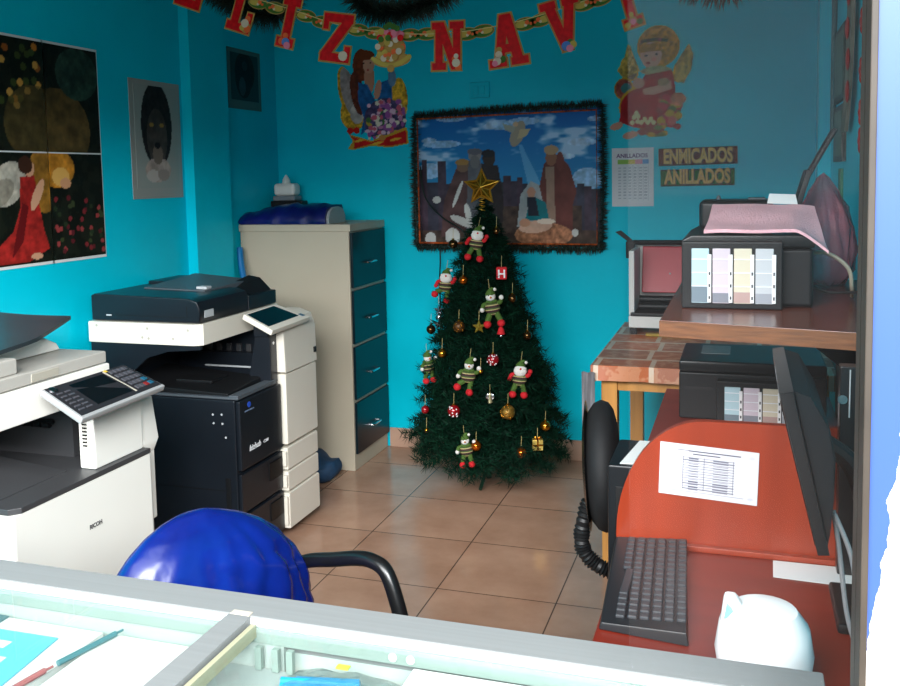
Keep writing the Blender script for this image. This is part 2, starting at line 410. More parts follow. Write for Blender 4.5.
P.e(*pic(590, 550), 0.155, 0.09, (150, 104, 78), var=0.45, fs=40); P.e(*pic(560, 520), 0.09, 0.045, (196, 160, 140), ang=0.1, var=0.2); P.e(*pic(520, 505), 0.03, 0.03, (190, 140, 115)); P.e(*pic(600, 500), 0.05, 0.02, (205, 190, 175))
for (x, y, a, c, an) in ((148, 566, 22, 26, 0), (237, 556, 30, 32, 0.2), (176, 416, 17, 13, 0), (280, 500, 55, 15, -0.4), (300, 470, 12, 40, 0.2), (708, 542, 13, 14, 0), (260, 395, 7, 55, -0.4)):
    P.e(*pic(x, y), a/705, c/505, (186, 186, 182), ang=an, var=0.1)
np_ = thing('nativity_poster', 'large glossy nativity poster with blue sky above the tree', 'poster', (-1.235, YB-0.01, 1.165))
P.C = np.clip((P.C-96)*1.16+102, 0, 255)
P.mesh('printed_sheet', (-1.750, yw, 1.170), RX, UZ, 1.03, 0.738, M_GLOSSPRINT, np_)
def needles(bm, path, rad, count, length, wid, rs, jitter=0.35, mi=0):
    path = [Vector(p) for p in path]; L = [0]
    for a, c in zip(path, path[1:]): L.append(L[-1]+(c-a).length)
    for _ in range(count):
        t = rs.random()*L[-1]; i = 0
        while i < len(L)-2 and L[i+1] < t: i += 1
        a, c = path[i], path[i+1]; k = (t-L[i])/max(1e-6, L[i+1]-L[i]); p = a.lerp(c, k); d = (c-a).normalized()
        s = d.orthogonal().normalized(); q = d.cross(s); an = rs.random()*2*PI
        n = (math.cos(an)*s+math.sin(an)*q)
        n = (n+d*rs.uniform(-jitter, jitter)).normalized(); l = length*rs.uniform(0.7, 1.15)
        side = n.cross(d).normalized() if rs.random() < 0.5 else d
        v = [bm.verts.new(p+n*rad-side*wid/2), bm.verts.new(p+n*rad+side*wid/2), bm.verts.new(p+n*l)]
        bm.faces.new(v).material_index = mi
M_TINSEL = mat('dark_green_tinsel', (22, 44, 36), 0.5, 0.1, rgb2=(44, 60, 52), noise=(60, 0))
M_COPPER = mat('copper_foil_strand', (236, 110, 48), 0.3, 0.3, noise=(40, 0.7), rgb2=(90, 30, 20))
rs = random.Random(4)
x0, x1, z0, z1 = -1.758, -0.712, 1.168, 1.908
fr = [(x0, yw-0.02, z0), (x0-0.004, yw-0.02, (z0+z1)/2), (x0+0.004, yw-0.02, z1-0.01), (x0+0.3, yw-0.02, z1+0.0), ((x0+x1)/2, yw-0.02, z1+0.01), (x1, yw-0.02, z1+0.014), (x1+0.006, yw-0.02, (z0+z1)/2), (x1-0.003, yw-0.02, z0-0.008), ((x0+x1)/2, yw-0.02, z0-0.005), (x0, yw-0.02, z0)]
b = B(); needles(b, fr, 0.003, 6500, 0.038, 0.006, rs); tube(b, fr, 0.007, 6)
tg = thing('tinsel_border', 'dark green tinsel taped all round the edge of the nativity poster', 'tinsel', (-1.235, yw-0.02, 1.18))
for v in b.verts: v.co.y = min(v.co.y, YB-0.0005)
tn = obj('tinsel', b, M_TINSEL, tg, 0); tn['kind'] = 'stuff'
b = B(); ins = 0.026
tube(b, [(x0+ins, yw-0.04, z0+ins), (x0+ins, yw-0.04, z1-ins), (x1-ins, yw-0.04, z1-ins+0.01), (x1-ins, yw-0.04, z0+ins-0.006), (x0+ins, yw-0.04, z0+ins)], 0.0055, 6)
cs = obj('foil_strand', b, M_COPPER, tg, 0); cs['label'] = 'copper coloured foil strand'

# --- blonde cherub and blue angel cutouts
def q1(x, y): return ((x-155)/315.0, 1-(y-200)/445.0)
P = Paint(96, 132, (0, 0, 0), 0.72); G = (196, 150, 40)
P.e(*q1(205, 400), 0.14, 0.30, G, ang=0.25, var=0.4, fs=40); P.e(*q1(430, 430), 0.12, 0.22, G, var=0.5, fs=40); P.e(*q1(225, 480), 0.2, 0.17, G, var=0.5, fs=44)
P.e(*q1(210, 390), 0.115, 0.26, (150, 140, 138), ang=0.25, var=0.25, fs=26); P.e(*q1(240, 480), 0.1, 0.1, (190, 176, 170), var=0.3)
P.e(*q1(265, 270), 0.13, 0.16, (110, 52, 30), var=0.3, fs=30); P.e(*q1(245, 390), 0.10, 0.22, (96, 44, 30), ang=0.15, var=0.4, fs=30)
P.e(*q1(300, 330), 0.075, 0.15, (186, 130, 104)); P.e(*q1(298, 270), 0.085, 0.085, (200, 146, 120)); P.e(*q1(285, 228), 0.13, 0.05, (120, 58, 30))
P.e(*q1(276, 262), 0.012, 0.008, (50, 40, 40)); P.e(*q1(306, 262), 0.012, 0.008, (50, 40, 40)); P.e(*q1(294, 292), 0.02, 0.009, (170, 60, 60))
P.p([q1(*q) for q in ((250, 345), (290, 355), (330, 440), (345, 350), (400, 330), (400, 420), (340, 520), (250, 580), (270, 500), (245, 420))], (30, 92, 150), var=0.3, fs=24)
P.e(*q1(335, 380), 0.05, 0.10, (196, 140, 116), ang=-0.2); P.e(*q1(400, 330), 0.06, 0.09, (96, 130, 160), var=0.3)
rr = random.Random(5)
P.e(*q1(365, 515), 0.30, 0.215, (70, 60, 96), var=0.4, fs=30)
for _ in range(90):
    x, y = rr.uniform(285, 455), rr.uniform(425, 600)
    P.e(*q1(x, y), rr.uniform(0.02, 0.045), rr.uniform(0.015, 0.032), rr.choice([(190, 120, 160), (216, 180, 200), (70, 110, 60), (150, 80, 150), (220, 210, 190), (200, 90, 110), (190, 160, 50)]))
P.p([q1(*q) for q in ((195, 565), (300, 600), (380, 575), (462, 545), (468, 620), (380, 635), (300, 625), (215, 642), (190, 635), (215, 600))], G)
P.p([q1(*q) for q in ((200, 575), (300, 608), (380, 585), (456, 560), (460, 615), (380, 628), (300, 616), (220, 635), (225, 600))], (190, 24, 22), var=0.2)
for x in (205, 235): P.e(*q1(x, 555), 0.05, 0.035, (190, 30, 24))
for q in ((250, 598), (330, 612), (410, 598)): P.e(*q1(*q), 0.08, 0.012, (220, 170, 50), ang=0.2)
P.e(*q1(350, 590), 0.05, 0.03, (190, 130, 60))
t = thing('angel_cutout', 'card cutout of a brown-haired angel in blue above a red ribbon', 'decoration', (-2.01, yw, 1.716))
P.mesh('printed_card', (-2.225, yw, 1.716), RX, UZ, 0.43, 0.575, M_FOIL, t, cut=True)
def q2(x, y): return ((x-85)/410.0, 1-(y-112)/550.0)
P = Paint(104, 140, (0, 0, 0), 0.73)
for (cx, cy, a, c, an) in ((182, 315, 44, 62, -0.3), (430, 330, 40, 66, 0.35)):
    P.e(*q2(cx, cy), a/410, c/550, G, ang=-an, var=0.5, fs=40); P.e(*q2(cx+2, cy+8), a/410*0.72, c/550*0.75, (120, 92, 60), ang=-an, var=0.5, fs=30)
P.p([q2(*q) for q in ((172, 196), (186, 200), (235, 330), (150, 360), (118, 318), (150, 280))], (176, 146, 70), var=0.5, fs=40); P.p([q2(*q) for q in ((464, 204), (486, 262), (478, 330), (440, 400), (395, 380), (405, 290))], (170, 142, 76), var=0.5, fs=40)
P.e(*q2(155, 410), 0.12, 0.10, G, var=0.4); P.e(*q2(155, 410), 0.10, 0.085, (150, 70, 60), var=0.4, fs=40); P.e(*q2(165, 408), 0.06, 0.045, (60, 120, 120))
P.e(*q2(320, 215), 0.25, 0.185, G); P.e(*q2(322, 212), 0.235, 0.17, (186, 132, 52), var=0.45, fs=44)
P.e(*q2(285, 255), 0.125, 0.115, (206, 158, 136)); P.p([q2(*q) for q in ((225, 205), (330, 195), (345, 235), (230, 240))], (180, 124, 50), var=0.4, fs=44)
for k in range(9): P.e(*q2(245+k*14, 188-6*math.sin(k*0.4)), 0.022, 0.016, rr.choice([(70, 80, 50), (150, 70, 80), (90, 60, 50)]))
P.e(*q2(262, 256), 0.018, 0.010, (50, 50, 60)); P.e(*q2(312, 252), 0.018, 0.010, (50, 50, 60)); P.e(*q2(272, 292), 0.022, 0.011, (150, 52, 56)); P.e(*q2(300, 275), 0.03, 0.02, (214, 140, 126))
P.e(*q2(310, 330), 0.19, 0.04, (160, 160, 120), var=0.3, fs=40)
P.e(*q2(270, 500), 0.345, 0.20, G); P.p([q2(*q) for q in ((250, 350), (385, 330), (400, 400), (400, 470), (420, 540), (360, 600), (200, 600), (128, 570), (140, 520), (210, 440))], (160, 20, 28), var=0.2)
P.e(*q2(270, 500), 0.32, 0.175, (158, 18, 28), var=0.2, fs=8)
P.p([q2(*q) for q in ((245, 415), (300, 405), (380, 380), (385, 420), (300, 445), (250, 440))], (205, 156, 134)); P.e(*q2(225, 385), 0.07, 0.05, (196, 146, 126)); P.e(*q2(345, 385), 0.07, 0.035, (150, 120, 90), var=0.4)
for _ in range(46):
    x, y = rr.uniform(330, 420), rr.uniform(450, 600)
    P.e(*q2(x, y), 0.05, 0.03, rr.choice([(190, 60, 70), (200, 100, 90), (90, 110, 60), (190, 150, 60), (150, 60, 60)]))
for _ in range(26): P.e(*q2(rr.uniform(235, 350), rr.uniform(600, 640)), 0.05, 0.022, rr.choice([(150, 70, 60), (190, 150, 60), (110, 120, 70)]))
P.e(*q2(415, 470), 0.09, 0.06, (190, 120, 90), var=0.4)
P.e(*q2(118, 590), 0.085, 0.035, (196, 140, 120), ang=0.3); P.e(*q2(185, 635), 0.10, 0.036, (200, 146, 126), ang=0.2)
for k, (x, y) in enumerate(((195, 575), (205, 550), (215, 530), (225, 545), (222, 570), (240, 575), (255, 560), (270, 575), (285, 560), (298, 578))): P.e(*q2(x, y), 0.026, 0.022, (214, 200, 150))
t = thing('cherub_cutout', 'card cutout of a blond cherub in a red dress, right of the poster', 'decoration', (-0.45, yw, 1.737))
P.mesh('printed_card', (-0.675, yw, 1.728), RX, UZ, 0.435, 0.585, M_FOIL, t, cut=True)

# --- price list and two word signs
P = Paint(90, 120, (222, 220, 224), 0.75)
P.p([(0.14, 0.80), (0.40, 0.80), (0.40, 0.73), (0.14, 0.73)], (150, 190, 90)); P.p([(0.40, 0.80), (0.56, 0.80), (0.56, 0.73), (0.40, 0.73)], (220, 200, 110))
P.p([(0.56, 0.80), (0.74, 0.80), (0.74, 0.73), (0.56, 0.73)], (220, 150, 170)); P.p([(0.74, 0.80), (0.88, 0.80), (0.88, 0.73), (0.74, 0.73)], (110, 160, 210))
for r_ in range(11):
    for c_ in range(6):
        P.p([(0.15+c_*0.125, 0.67-r_*0.052), (0.22+c_*0.125, 0.67-r_*0.052), (0.22+c_*0.125, 0.65-r_*0.052), (0.15+c_*0.125, 0.65-r_*0.052)], (176, 176, 186))
for c_ in range(7): P.p([(0.125+c_*0.125, 0.71), (0.131+c_*0.125, 0.71), (0.131+c_*0.125, 0.1), (0.125+c_*0.125, 0.1)], (196, 196, 204))
t = thing('price_list', 'white price list sheet headed ANILLADOS taped on the back wall', 'sheet', (-0.555, yw, 1.385))
P.mesh('paper', (-0.664, yw, 1.386), RX, UZ, 0.215, 0.304, M_PRINT, t)
text('heading', 'ANILLADOS', 0.030, mat('ink_purple', (96, 46, 110), 0.5), (-0.640, yw-0.0032, 1.640), RX, UZ, t, bold=0.0006)
M_GOLDINK = mat('gold_lettering', (206, 160, 62), 0.4, noise=(60, 0.3))
def sign(xa, xb, za, zb, word, bgc, label, rot):
    t = thing('word_sign', label, 'sign', ((xa+xb)/2, yw, za))
    r = Vector((1, 0, rot)).normalized(); u = Vector((-rot, 0, 1)).normalized()
    P = Paint(80, 20, bgc, 4); P.put(fbm(P.U*4, P.V, 16, 3) > 0.58, (min(255, bgc[0]+46), bgc[1]+20, max(0, bgc[2]-10)), 0.6)
    for a, c in ((0, 0.09), (0.91, 1)): P.put((P.V >= a) & (P.V <= c), (40, 24, 20))
    P.mesh('printed_strip', (xa, yw, za), r, u, xb-xa, zb-za, M_PRINT, t)
    wd = xb-xa
    o = text('lettering', word, 0.100, M_GOLDINK, (xa+wd*0.5, yw-0.0036, za+0.016), r, u, t, bold=0.0042, align='CENTER', sx=0.60 if len(word) == 9 and word[0] == 'E' else 0.60)
    o2 = text('lettering', word, 0.100, mat('dark_brown_ink', (40, 22, 16), 0.5), (xa+wd*0.5+0.003, yw-0.0028, za+0.013), r, u, t, bold=0.007, align='CENTER', sx=0.60)
sign(-0.424, -0.034, 1.592, 1.682, 'ENMICADOS', (84, 30, 24), 'brown strip sign with gold letters reading ENMICADOS', 0.012)
sign(-0.414, -0.048, 1.487, 1.573, 'ANILLADOS', (14, 92, 34), 'green strip sign with gold letters reading ANILLADOS', 0.006)
b = B(); box(b, -1.435, -1.323, YB-0.012, YB-0.0005, 1.984, 2.07, 0.005)
t = thing('switch_plate', 'teal-painted electric plate on the back wall above the poster', 'switch plate', (-1.38, YB-0.01, 2.02))
obj('plate', b, M_WALL, t)
b = B(); box(b, -1.412, -1.385, YB-0.017, YB-0.012, 2.0, 2.05, 0.003); box(b, -1.372, -1.347, YB-0.017, YB-0.012, 2.0, 2.05, 0.003); obj('rocker', b, M_WALL, t)

# ================================================================== LEFT WALL PICTURES
RY = Vector((0, 1, 0)); xw = XL+0.004
M_SHEET = attr_mat('laminated_sheet', 0.4, 0.0)
def bigpic(seed, kind):
    P = Paint(70, 96, (26, 30, 22), 0.7); U, V = P.U, P.V; rr = random.Random(seed)
    P.put(fbm(U, V, 9, seed) > 0.5, (14, 18, 14), 0.7)
    if kind == 0:
        for _ in range(26): P.e(rr.uniform(0, 0.9), rr.uniform(0.3, 0.98), 0.05, 0.035, rr.choice([(186, 116, 40), (150, 84, 34), (60, 72, 34), (200, 150, 70)]))
        P.e(0.8, 0.25, 0.5, 0.35, (96, 78, 40), k=0.6, var=0.4)
    if kind == 1:
        P.e(0.2, 0.2, 0.6, 0.4, (120, 92, 46), k=0.6, var=0.4); P.e(0.6, 0.75, 0.4, 0.25, (40, 60, 50), var=0.5)
    if kind == 2:
        P.e(0.9, 0.75, 0.28, 0.3, (176, 120, 40), k=0.75, var=0.4)
        P.e(0.30, 0.72, 0.34, 0.17, (170, 164, 150), ang=0.7, var=0.3); P.e(0.18, 0.64, 0.25, 0.10, (140, 134, 120), ang=0.6, var=0.3)
        P.p([(0.50, 0.78), (0.74, 0.80), (0.80, 0.55), (0.86, 0.30), (0.95, 0.12), (0.60, 0.02), (0.1, 0.02), (0.06, 0.15), (0.35, 0.30), (0.48, 0.5)], (150, 36, 32), var=0.35, fs=18)
        P.p([(0.52, 0.55), (0.62, 0.52), (0.5, 0.2), (0.3, 0.05), (0.38, 0.25)], (96, 20, 22))
        P.e(0.66, 0.86, 0.09, 0.075, (200, 150, 118)); P.e(0.60, 0.89, 0.12, 0.08, (60, 36, 26)); P.e(0.78, 0.62, 0.07, 0.16, (206, 156, 124), ang=-0.5); P.e(0.72, 0.06, 0.1, 0.03, (200, 150, 120))
    if kind == 3:
        P.e(0.12, 0.86, 0.34, 0.18, (198, 130, 40), k=0.9, var=0.35); P.e(0.2, 0.78, 0.16, 0.09, (220, 170, 90)); P.e(0.28, 0.72, 0.1, 0.05, (206, 150, 110))
        for _ in range(44): P.e(rr.uniform(0.05, 0.98), rr.uniform(0.05, 0.6), 0.035, 0.025, rr.choice([(120, 40, 44), (150, 60, 60), (40, 54, 34), (56, 66, 40), (90, 30, 36)]))
    return P
t = thing('angel_picture', 'large four-sheet picture of a winged figure in red on the left wall', 'picture', (xw, 2.95, 1.25))
W, H = 0.309, 0.426
for k, (iy, iz) in enumerate(((0, 1), (1, 1), (0, 0), (1, 0))):
    ya = 2.648+iy*(W+0.004); za = 1.256+iz*(H+0.006)
    s_ = Vector((0, 1, 0.0)); bm_ = B(); box(bm_, XL, XL+0.0025, ya-0.006, ya+W+0.006, za-0.012 if iz == 0 else za-0.004, za+H+(0.010 if iz else 0.002))
    sh = obj('paper_sheet', bm_, mat('white_paper', (226, 228, 226), 0.5), t, 0)
    bigpic(k+2, k).mesh('print', (XL+0.0027, ya, za), RY, UZ, W, H, M_SHEET, sh)
def dark_portrait(seed, light):
    P = Paint(64, 80, (150, 156, 150) if light else (34, 66, 70), 0.8); U, V = P.U, P.V
    P.e(0.5, 0.62, 0.36, 0.42, (34, 32, 32), var=0.4, fs=18); P.e(0.5, 0.5, 0.24, 0.28, (66, 60, 56), var=0.3)
    if light:
        P.e(0.5, 0.18, 0.30, 0.12, (168, 150, 140), var=0.2); P.e(0.38, 0.12, 0.16, 0.06, (186, 176, 168)); P.e(0.62, 0.13, 0.14, 0.06, (150, 136, 128)); P.e(0.5, 0.33, 0.12, 0.10, (120, 104, 92))
        P.e(0.38, 0.62, 0.05, 0.02, (150, 120, 60)); P.e(0.62, 0.62, 0.05, 0.02, (150, 120, 60)); P.e(0.5, 0.42, 0.07, 0.03, (24, 20, 22))
    else:
        P.e(0.45, 0.5, 0.3, 0.45, (20, 26, 32), var=0.3); P.e(0.4, 0.3, 0.12, 0.2, (80, 110, 116), k=0.5); P.e(0.5, 0.75, 0.1, 0.1, (60, 80, 86), k=0.5)
    return P
def wall_pic(name, label, ya, yb, za, zb, P, frame_rgb, brd):
    t = thing(name, label, 'picture', (xw, (ya+yb)/2, za))
    b = B(); box(b, XL, XL+0.003, ya, yb, za, zb); fr = obj('mount', b, mat('mount_'+name, frame_rgb, 0.5), t, 0)
    P.mesh('print', (XL+0.0032, ya+brd, za+brd*1.6), RY, UZ, yb-ya-2*brd, zb-za-brd*2.4, M_SHEET, t)
wall_pic('animal_portrait', 'grey-bordered portrait of a dark maned animal beside the pilaster', 3.478, 3.862, 1.485, 2.03, dark_portrait(1, True), (150, 152, 146), 0.03)
wall_pic('dark_print', 'small dark print high on the recessed wall behind the pilaster', 4.312, 4.66, 1.950, 2.275, dark_portrait(2, False), (70, 104, 104), 0.03)

# ================================================================== FILING CABINET AND WHAT IS ON IT
M_BEIGE = mat('beige_steel', (192, 181, 160), 0.5, noise=(2.5, 0.07), bump=(50, 0.02))
M_DRAWER = mat('dark_teal_laminate', (12, 34, 42), 0.28, noise=(3, 0.3), spec=0.3)
M_CHROME = mat('chrome', (210, 210, 214), 0.18, 1.0)
t = thing('filing_cabinet', 'tall beige four-drawer filing cabinet with dark drawers in the back corner', 'cabinet', (-2.29, 4.59, 0))
b = B(); box(b, -2.612, -1.968, 4.356, 4.826, 0, 1.285, 0.004); box(b, -2.618, -1.957, 4.350, 4.832, 1.283, 1.322, 0.005)
obj('body', b, M_BEIGE, t)
for (za, zb) in ((0.985, 1.276), (0.685, 0.968), (0.386, 0.668), (0.090, 0.368)):
    b = B(); box(b, -1.968, -1.954, 4.368, 4.822, za, zb, 0.003); d = obj('drawer', b, M_DRAWER, t)
    zm = za+(zb-za)*0.42
    b = B(); tube(b, smooth_path([(-1.954, 4.54, zm), (-1.935, 4.545, zm), (-1.930, 4.595, zm+0.002), (-1.935, 4.645, zm), (-1.954, 4.65, zm)], 4), 0.0055, 8); obj('handle', b, M_CHROME, d)
# navy satin cover over a long machine, on top
M_NAVY = mat('navy_satin', (12, 20, 104), 0.34, noise=(9, 0.5), bump=(16, 0.35))
t = thing('covered_machine', 'long machine under a navy satin cover on top of the filing cabinet', 'machine', (-2.33, 4.475, 1.322))
b = B()
pr = [(-0.12, 0), (-0.125, 0.035), (-0.10, 0.075), (-0.05, 0.1), (0.03, 0.105), (0.09, 0.09), (0.12, 0.05), (0.125, 0)]
N = 22; rings = []
for i in range(N+1):
    k = i/N; X = -2.618+k*0.518; sc = 0.55+0.45*min(1, k*2.4)
    ring = []
    for j, (yy, zz) in enumerate(pr):
        wv = 0.006*math.sin(X*40+j*2)+0.004*math.sin(X*71+j)
        ring.append(b.verts.new((X, 4.475+yy+wv*0.6, 1.323+max(0, zz*sc+(wv if 0 < j < len(pr)-1 else 0)))))
    rings.append(ring)
for a, c in zip(rings, rings[1:]):
    for j in range(len(pr)-1): b.faces.new((a[j], c[j], c[j+1], a[j+1]))
b.faces.new(rings[0][::-1]); b.faces.new(rings[-1])
obj('satin_cover', b, M_NAVY, t, 60)
b = B(); prism(b, [(4.475+y*0.86, 1.323+z*0.86) for y, z in pr], 'X', -2.12, -2.085, 0.004); o = obj('end_cap', b, mat('grey_plastic', (150, 156, 156), 0.4), t); o['label'] = 'pale grey end cap'
t = thing('nozzle_device', 'small white device with a pointed nozzle standing behind the navy cover', 'device', (-2.51, 4.72, 1.323))
b = B(); box(b, -2.60, -2.40, 4.68, 4.76, 1.323, 1.440, 0.006); obj('base_box', b, mat('black_plastic', (20, 21, 23), 0.42, spec=0.3), t)
b = B(); box(b, -2.585, -2.445, 4.68, 4.77, 1.4405, 1.468, 0.006); obj('grey_foot', b, mat('mid_grey_plastic', (120, 126, 132), 0.4), t)
b = B(); box(b, -2.583, -2.447, 4.682, 4.768, 1.4685, 1.540, 0.02, 4); obj('housing', b, mat('white_plastic', (226, 224, 218), 0.35), t)
b = B(); lathe(b, [(0.024, 1.539), (0.021, 1.562), (0.007, 1.585), (0.0, 1.592)], (-2.515, 4.72, 0)); obj('nozzle', b, mat('white_plastic', (226, 224, 218), 0.35), t)
b = B(); tube(b, smooth_path([(-2.585, 4.30, 1.20), (-2.56, 4.27, 1.10), (-2.51, 4.23, 0.95), (-2.47, 4.2, 0.7), (-2.46, 4.19, 0.3), (-2.45, 4.18, 0.012)], 6), 0.017, 10)
single('blue_hose', b, mat('blue_plastic_hose', (14, 110, 170), 0.35), 'bright blue plastic hose leaning against the filing cabinet side', 'hose', (-2.45, 4.18, 0))
b = B(); ell(b, (-2.08, 4.16, 0.075), (0.11, 0.10, 0.075), 20, 12)
for v in b.verts:
    v.co += Vector((math.sin(v.co.y*60)*0.008, math.sin(v.co.x*50)*0.008, 0)); v.co.z = max(v.co.z, 0.002)
    if v.co.z > 0.11: v.co.z += 0.02*math.sin(v.co.x*44)
single('dark_blue_bag', b, mat('blue_cloth', (26, 66, 100), 0.7, noise=(20, 0.4)), 'crumpled dark blue bag on the floor before the filing cabinet', 'bag', (-2.08, 4.16, 0))

# ================================================================== COPIERS
M_CREAM = mat('cream_copier_plastic', (226, 220, 206), 0.38, noise=(3, 0.04))
M_WHITE = mat('white_copier_plastic', (234, 232, 224), 0.35, noise=(3, 0.03))
M_BLK = mat('charcoal_copier_plastic', (22, 27, 34), 0.33, noise=(5, 0.18), bump=(120, 0.03))
M_BLK2 = mat('black_plastic', (20, 21, 23), 0.42, spec=0.3)
M_DKG = mat('dark_grey_tray', (58, 58, 60), 0.45, noise=(6, 0.12))
M_GREYL = mat('light_grey_lid', (176, 172, 164), 0.4, noise=(3, 0.05))
M_SCREEN = mat('black_glass_screen', (8, 14, 18), 0.08)
M_METAL = mat('brushed_aluminium', (188, 190, 192), 0.3, 0.85, noise=(12, 0.12), stretch=(1, 30, 30))
M_LBL = mat('white_ink', (226, 228, 230), 0.5)
ry, rz = Vector((0, 1, 0)), Vector((0, 0, 1))

# ---- far copier: charcoal body, cream column
c2 = thing('office_copier', 'charcoal and cream floor copier beside the filing cabinet, with tilted touch screen', 'copier', (-2.22, 3.40, 0))
b = B()
box(b, -2.57, -1.905, 3.085, 3.70, 0.035, 0.695, 0.008)
box(b, -2.57, -2.44, 3.10, 3.70, 0.695, 0.906); box(b, -2.44, -1.95, 3.58, 3.70, 0.695, 0.906, 0.004)
prism(b, [(-2.45, 0.69), (-2.40, 0.74), (-2.36, 0.80), (-2.30, 0.85), (-2.2, 0.88), (-2.05, 0.892), (-2.05, 0.906), (-2.57, 0.906), (-2.57, 0.69)], 'Y', 3.085, 3.10)
box(b, -2.44, -2.06, 3.54, 3.58, 0.80, 0.906); box(b, -2.44, -2.0, 3.50, 3.58, 0.70, 0.80)
box(b, -2.50, -1.96, 3.12, 3.66, 0.0, 0.036)
obj('body', b, M_BLK, c2)
b = B(); box(b, -1.905, -1.885, 3.09, 3.428, 0.41, 0.69, 0.006); fd = obj('front_door', b, M_BLK, c2)
b = B(); disc(b, (-1.885, 3.16, 0.665), 0.012, axis='X'); obj('round_emblem', b, mat('blue_ink', (40, 80, 190), 0.4), fd)
text('maker_wordmark', 'KONICA MINOLTA', 0.0085, mat('grey_blue_ink', (110, 130, 160), 0.5), (-1.8842, 3.125, 0.640), ry, rz, fd)
text('model_wordmark', 'bizhub', 0.034, M_LBL, (-1.8842, 3.15, 0.475), ry, rz, fd, shear=0.25, bold=0.0006)
text('model_wordmark', 'C280', 0.018, M_LBL, (-1.8842, 3.262, 0.477), ry, rz, fd, shear=0.25)
for za, zb in ((0.235, 0.395), (0.05, 0.222)):
    b = B(); box(b, -1.905, -1.888, 3.09, 3.428, za, zb, 0.005); dr = obj('paper_drawer', b, M_BLK, c2)
    b = B(); box(b, -1.8885, -1.884, 3.305, 3.415, zb-0.095, zb-0.02, 0.004); obj('grip_recess', b, mat('deep_black', (8, 8, 9), 0.5), dr)
b = B()
for (py, pz) in ((-2.005, 0.635), (-1.965, 0.637), (-2.003, 0.60), (-1.963, 0.60), (-1.95, 0.545)):
    b = B(); disc(b, (py, 3.0855, pz), 0.0045); obj('screw_cap', b, mat('pale_grey', (180, 184, 186), 0.4), c2)
b = B(); box(b, -1.958, -1.935, 3.081, 3.086, 0.20, 0.38, 0.003); obj('side_handle', b, M_BLK2, c2)
b = B(); box(b, -2.45, -1.91, 3.084, 3.087, 0.325, 0.328); obj('side_seam', b, mat('deep_black', (8, 8, 9), 0.5), c2)
# cream column
zs = [(0.045, 0.205, -1.868), (0.212, 0.300, -1.870), (0.306, 0.405, -1.870), (0.418, 0.728, -1.867)]
for za, zb, xf in zs:
    b = B(); box(b, -1.93, xf, 3.438, 3.732, za, zb, 0.007)
    if zb < 0.42: box(b, -1.93, -1.872, 3.424, 3.440, za+0.02, zb-0.015, 0.003)
    obj('column_panel', b, M_CREAM, c2)
b = B(); prism(b, [(-2.0, 0.735), (-1.862, 0.735), (-1.866, 0.90), (-1.885, 0.955), (-1.94, 0.975), (-2.0, 0.975)], 'Y', 3.430, 3.735, 0.008); up = obj('column_head', b, M_CREAM, c2)
b = B(); box(b, -1.866, -1.857, 3.70, 3.72, 0.775, 0.80, 0.002); obj('latch', b, M_BLK2, up)
b = B(); prism(b, [(-2.01, 0.70), (-1.90, 0.70), (-1.90, 0.90), (-1.97, 0.90)], 'Y', 3.37, 3.430, 0.004); wg = obj('tray_end_wall', b, M_BLK, c2)
b = B(); disc(b, (-1.90, 3.40, 0.87), 0.007, axis='X'); obj('screw', b, M_CHROME, wg)
# touch screen slab
L_, T_, R_, B_ = Vector((-1.985, 3.312, 1.004)), Vector((-1.985, 3.585, 1.010)), Vector((-1.84, 3.635, 0.950)), Vector((-1.84, 3.292, 0.943))
nn = (T_-L_).cross(B_-L_).normalized()
if nn.z < 0: nn = -nn
b = B(); hexa(b, [p-nn*0.024 for p in (L_, B_, R_, T_)]+[p for p in (L_, B_, R_, T_)], 0.004); ts = obj('touch_screen', b, M_CREAM, c2); ts['label'] = 'tilted touch screen'
def quadpt(u, v, n=0): return L_.lerp(T_, u).lerp(B_.lerp(R_, u), v)+nn*n
b = B(); hexa(b, [quadpt(*p, -0.002) for p in ((0.05, 0.07), (0.05, 0.80), (0.86, 0.80), (0.86, 0.07))]+[quadpt(*p, 0.0012) for p in ((0.05, 0.07), (0.05, 0.80), (0.86, 0.80), (0.86, 0.07))]); obj('display', b, M_SCREEN, ts)
b = B(); hexa(b, [quadpt(*p, -0.002) for p in ((0.90, 0.74), (0.90, 0.88), (0.97, 0.88), (0.97, 0.74))]+[quadpt(*p, 0.0015) for p in ((0.90, 0.74), (0.90, 0.88), (0.97, 0.88), (0.97, 0.74))]); obj('power_light', b, mat('cyan_key', (30, 86, 110), 0.3), ts)
b = B(); prism(b, [(-1.97, 0.90), (-1.90, 0.90), (-1.905, 0.945), (-1.97, 0.965)], 'Y', 3.36, 3.55, 0.004); obj('screen_arm', b, M_BLK, c2)
# output tray
b = B(); box(b, -2.44, -1.893, 3.092, 3.402, 0.696, 0.706, 0.003); box(b, -1.935, -1.893, 3.092, 3.402, 0.704, 0.714, 0.003); obj('tray_rim', b, mat('slate_grey_plastic', (74, 80, 86), 0.4), c2)
b = B(); hexa(b, [(-2.43, 3.11, 0.704), (-1.95, 3.11, 0.704), (-1.95, 3.39, 0.704), (-2.43, 3.39, 0.704), (-2.43, 3.11, 0.735), (-1.95, 3.11, 0.716), (-1.95, 3.39, 0.730), (-2.43, 3.39, 0.765)], 0.006); box(b, -2.25, -2.08, 3.2, 3.33, 0.728, 0.742, 0.004); obj('output_tray', b, M_BLK2, c2)
b = B(); box(b, -2.3, -1.98, 3.495, 3.50, 0.735, 0.742); obj('exit_strip', b, mat('pale_grey', (180, 184, 186), 0.4), c2)
b = B()
for k in range(7):
    b = B(); box(b, -2.36+k*0.05, -2.335+k*0.05, 3.528, 3.54, 0.80, 0.835, 0.003); obj('exit_roller', b, M_DKG, c2)
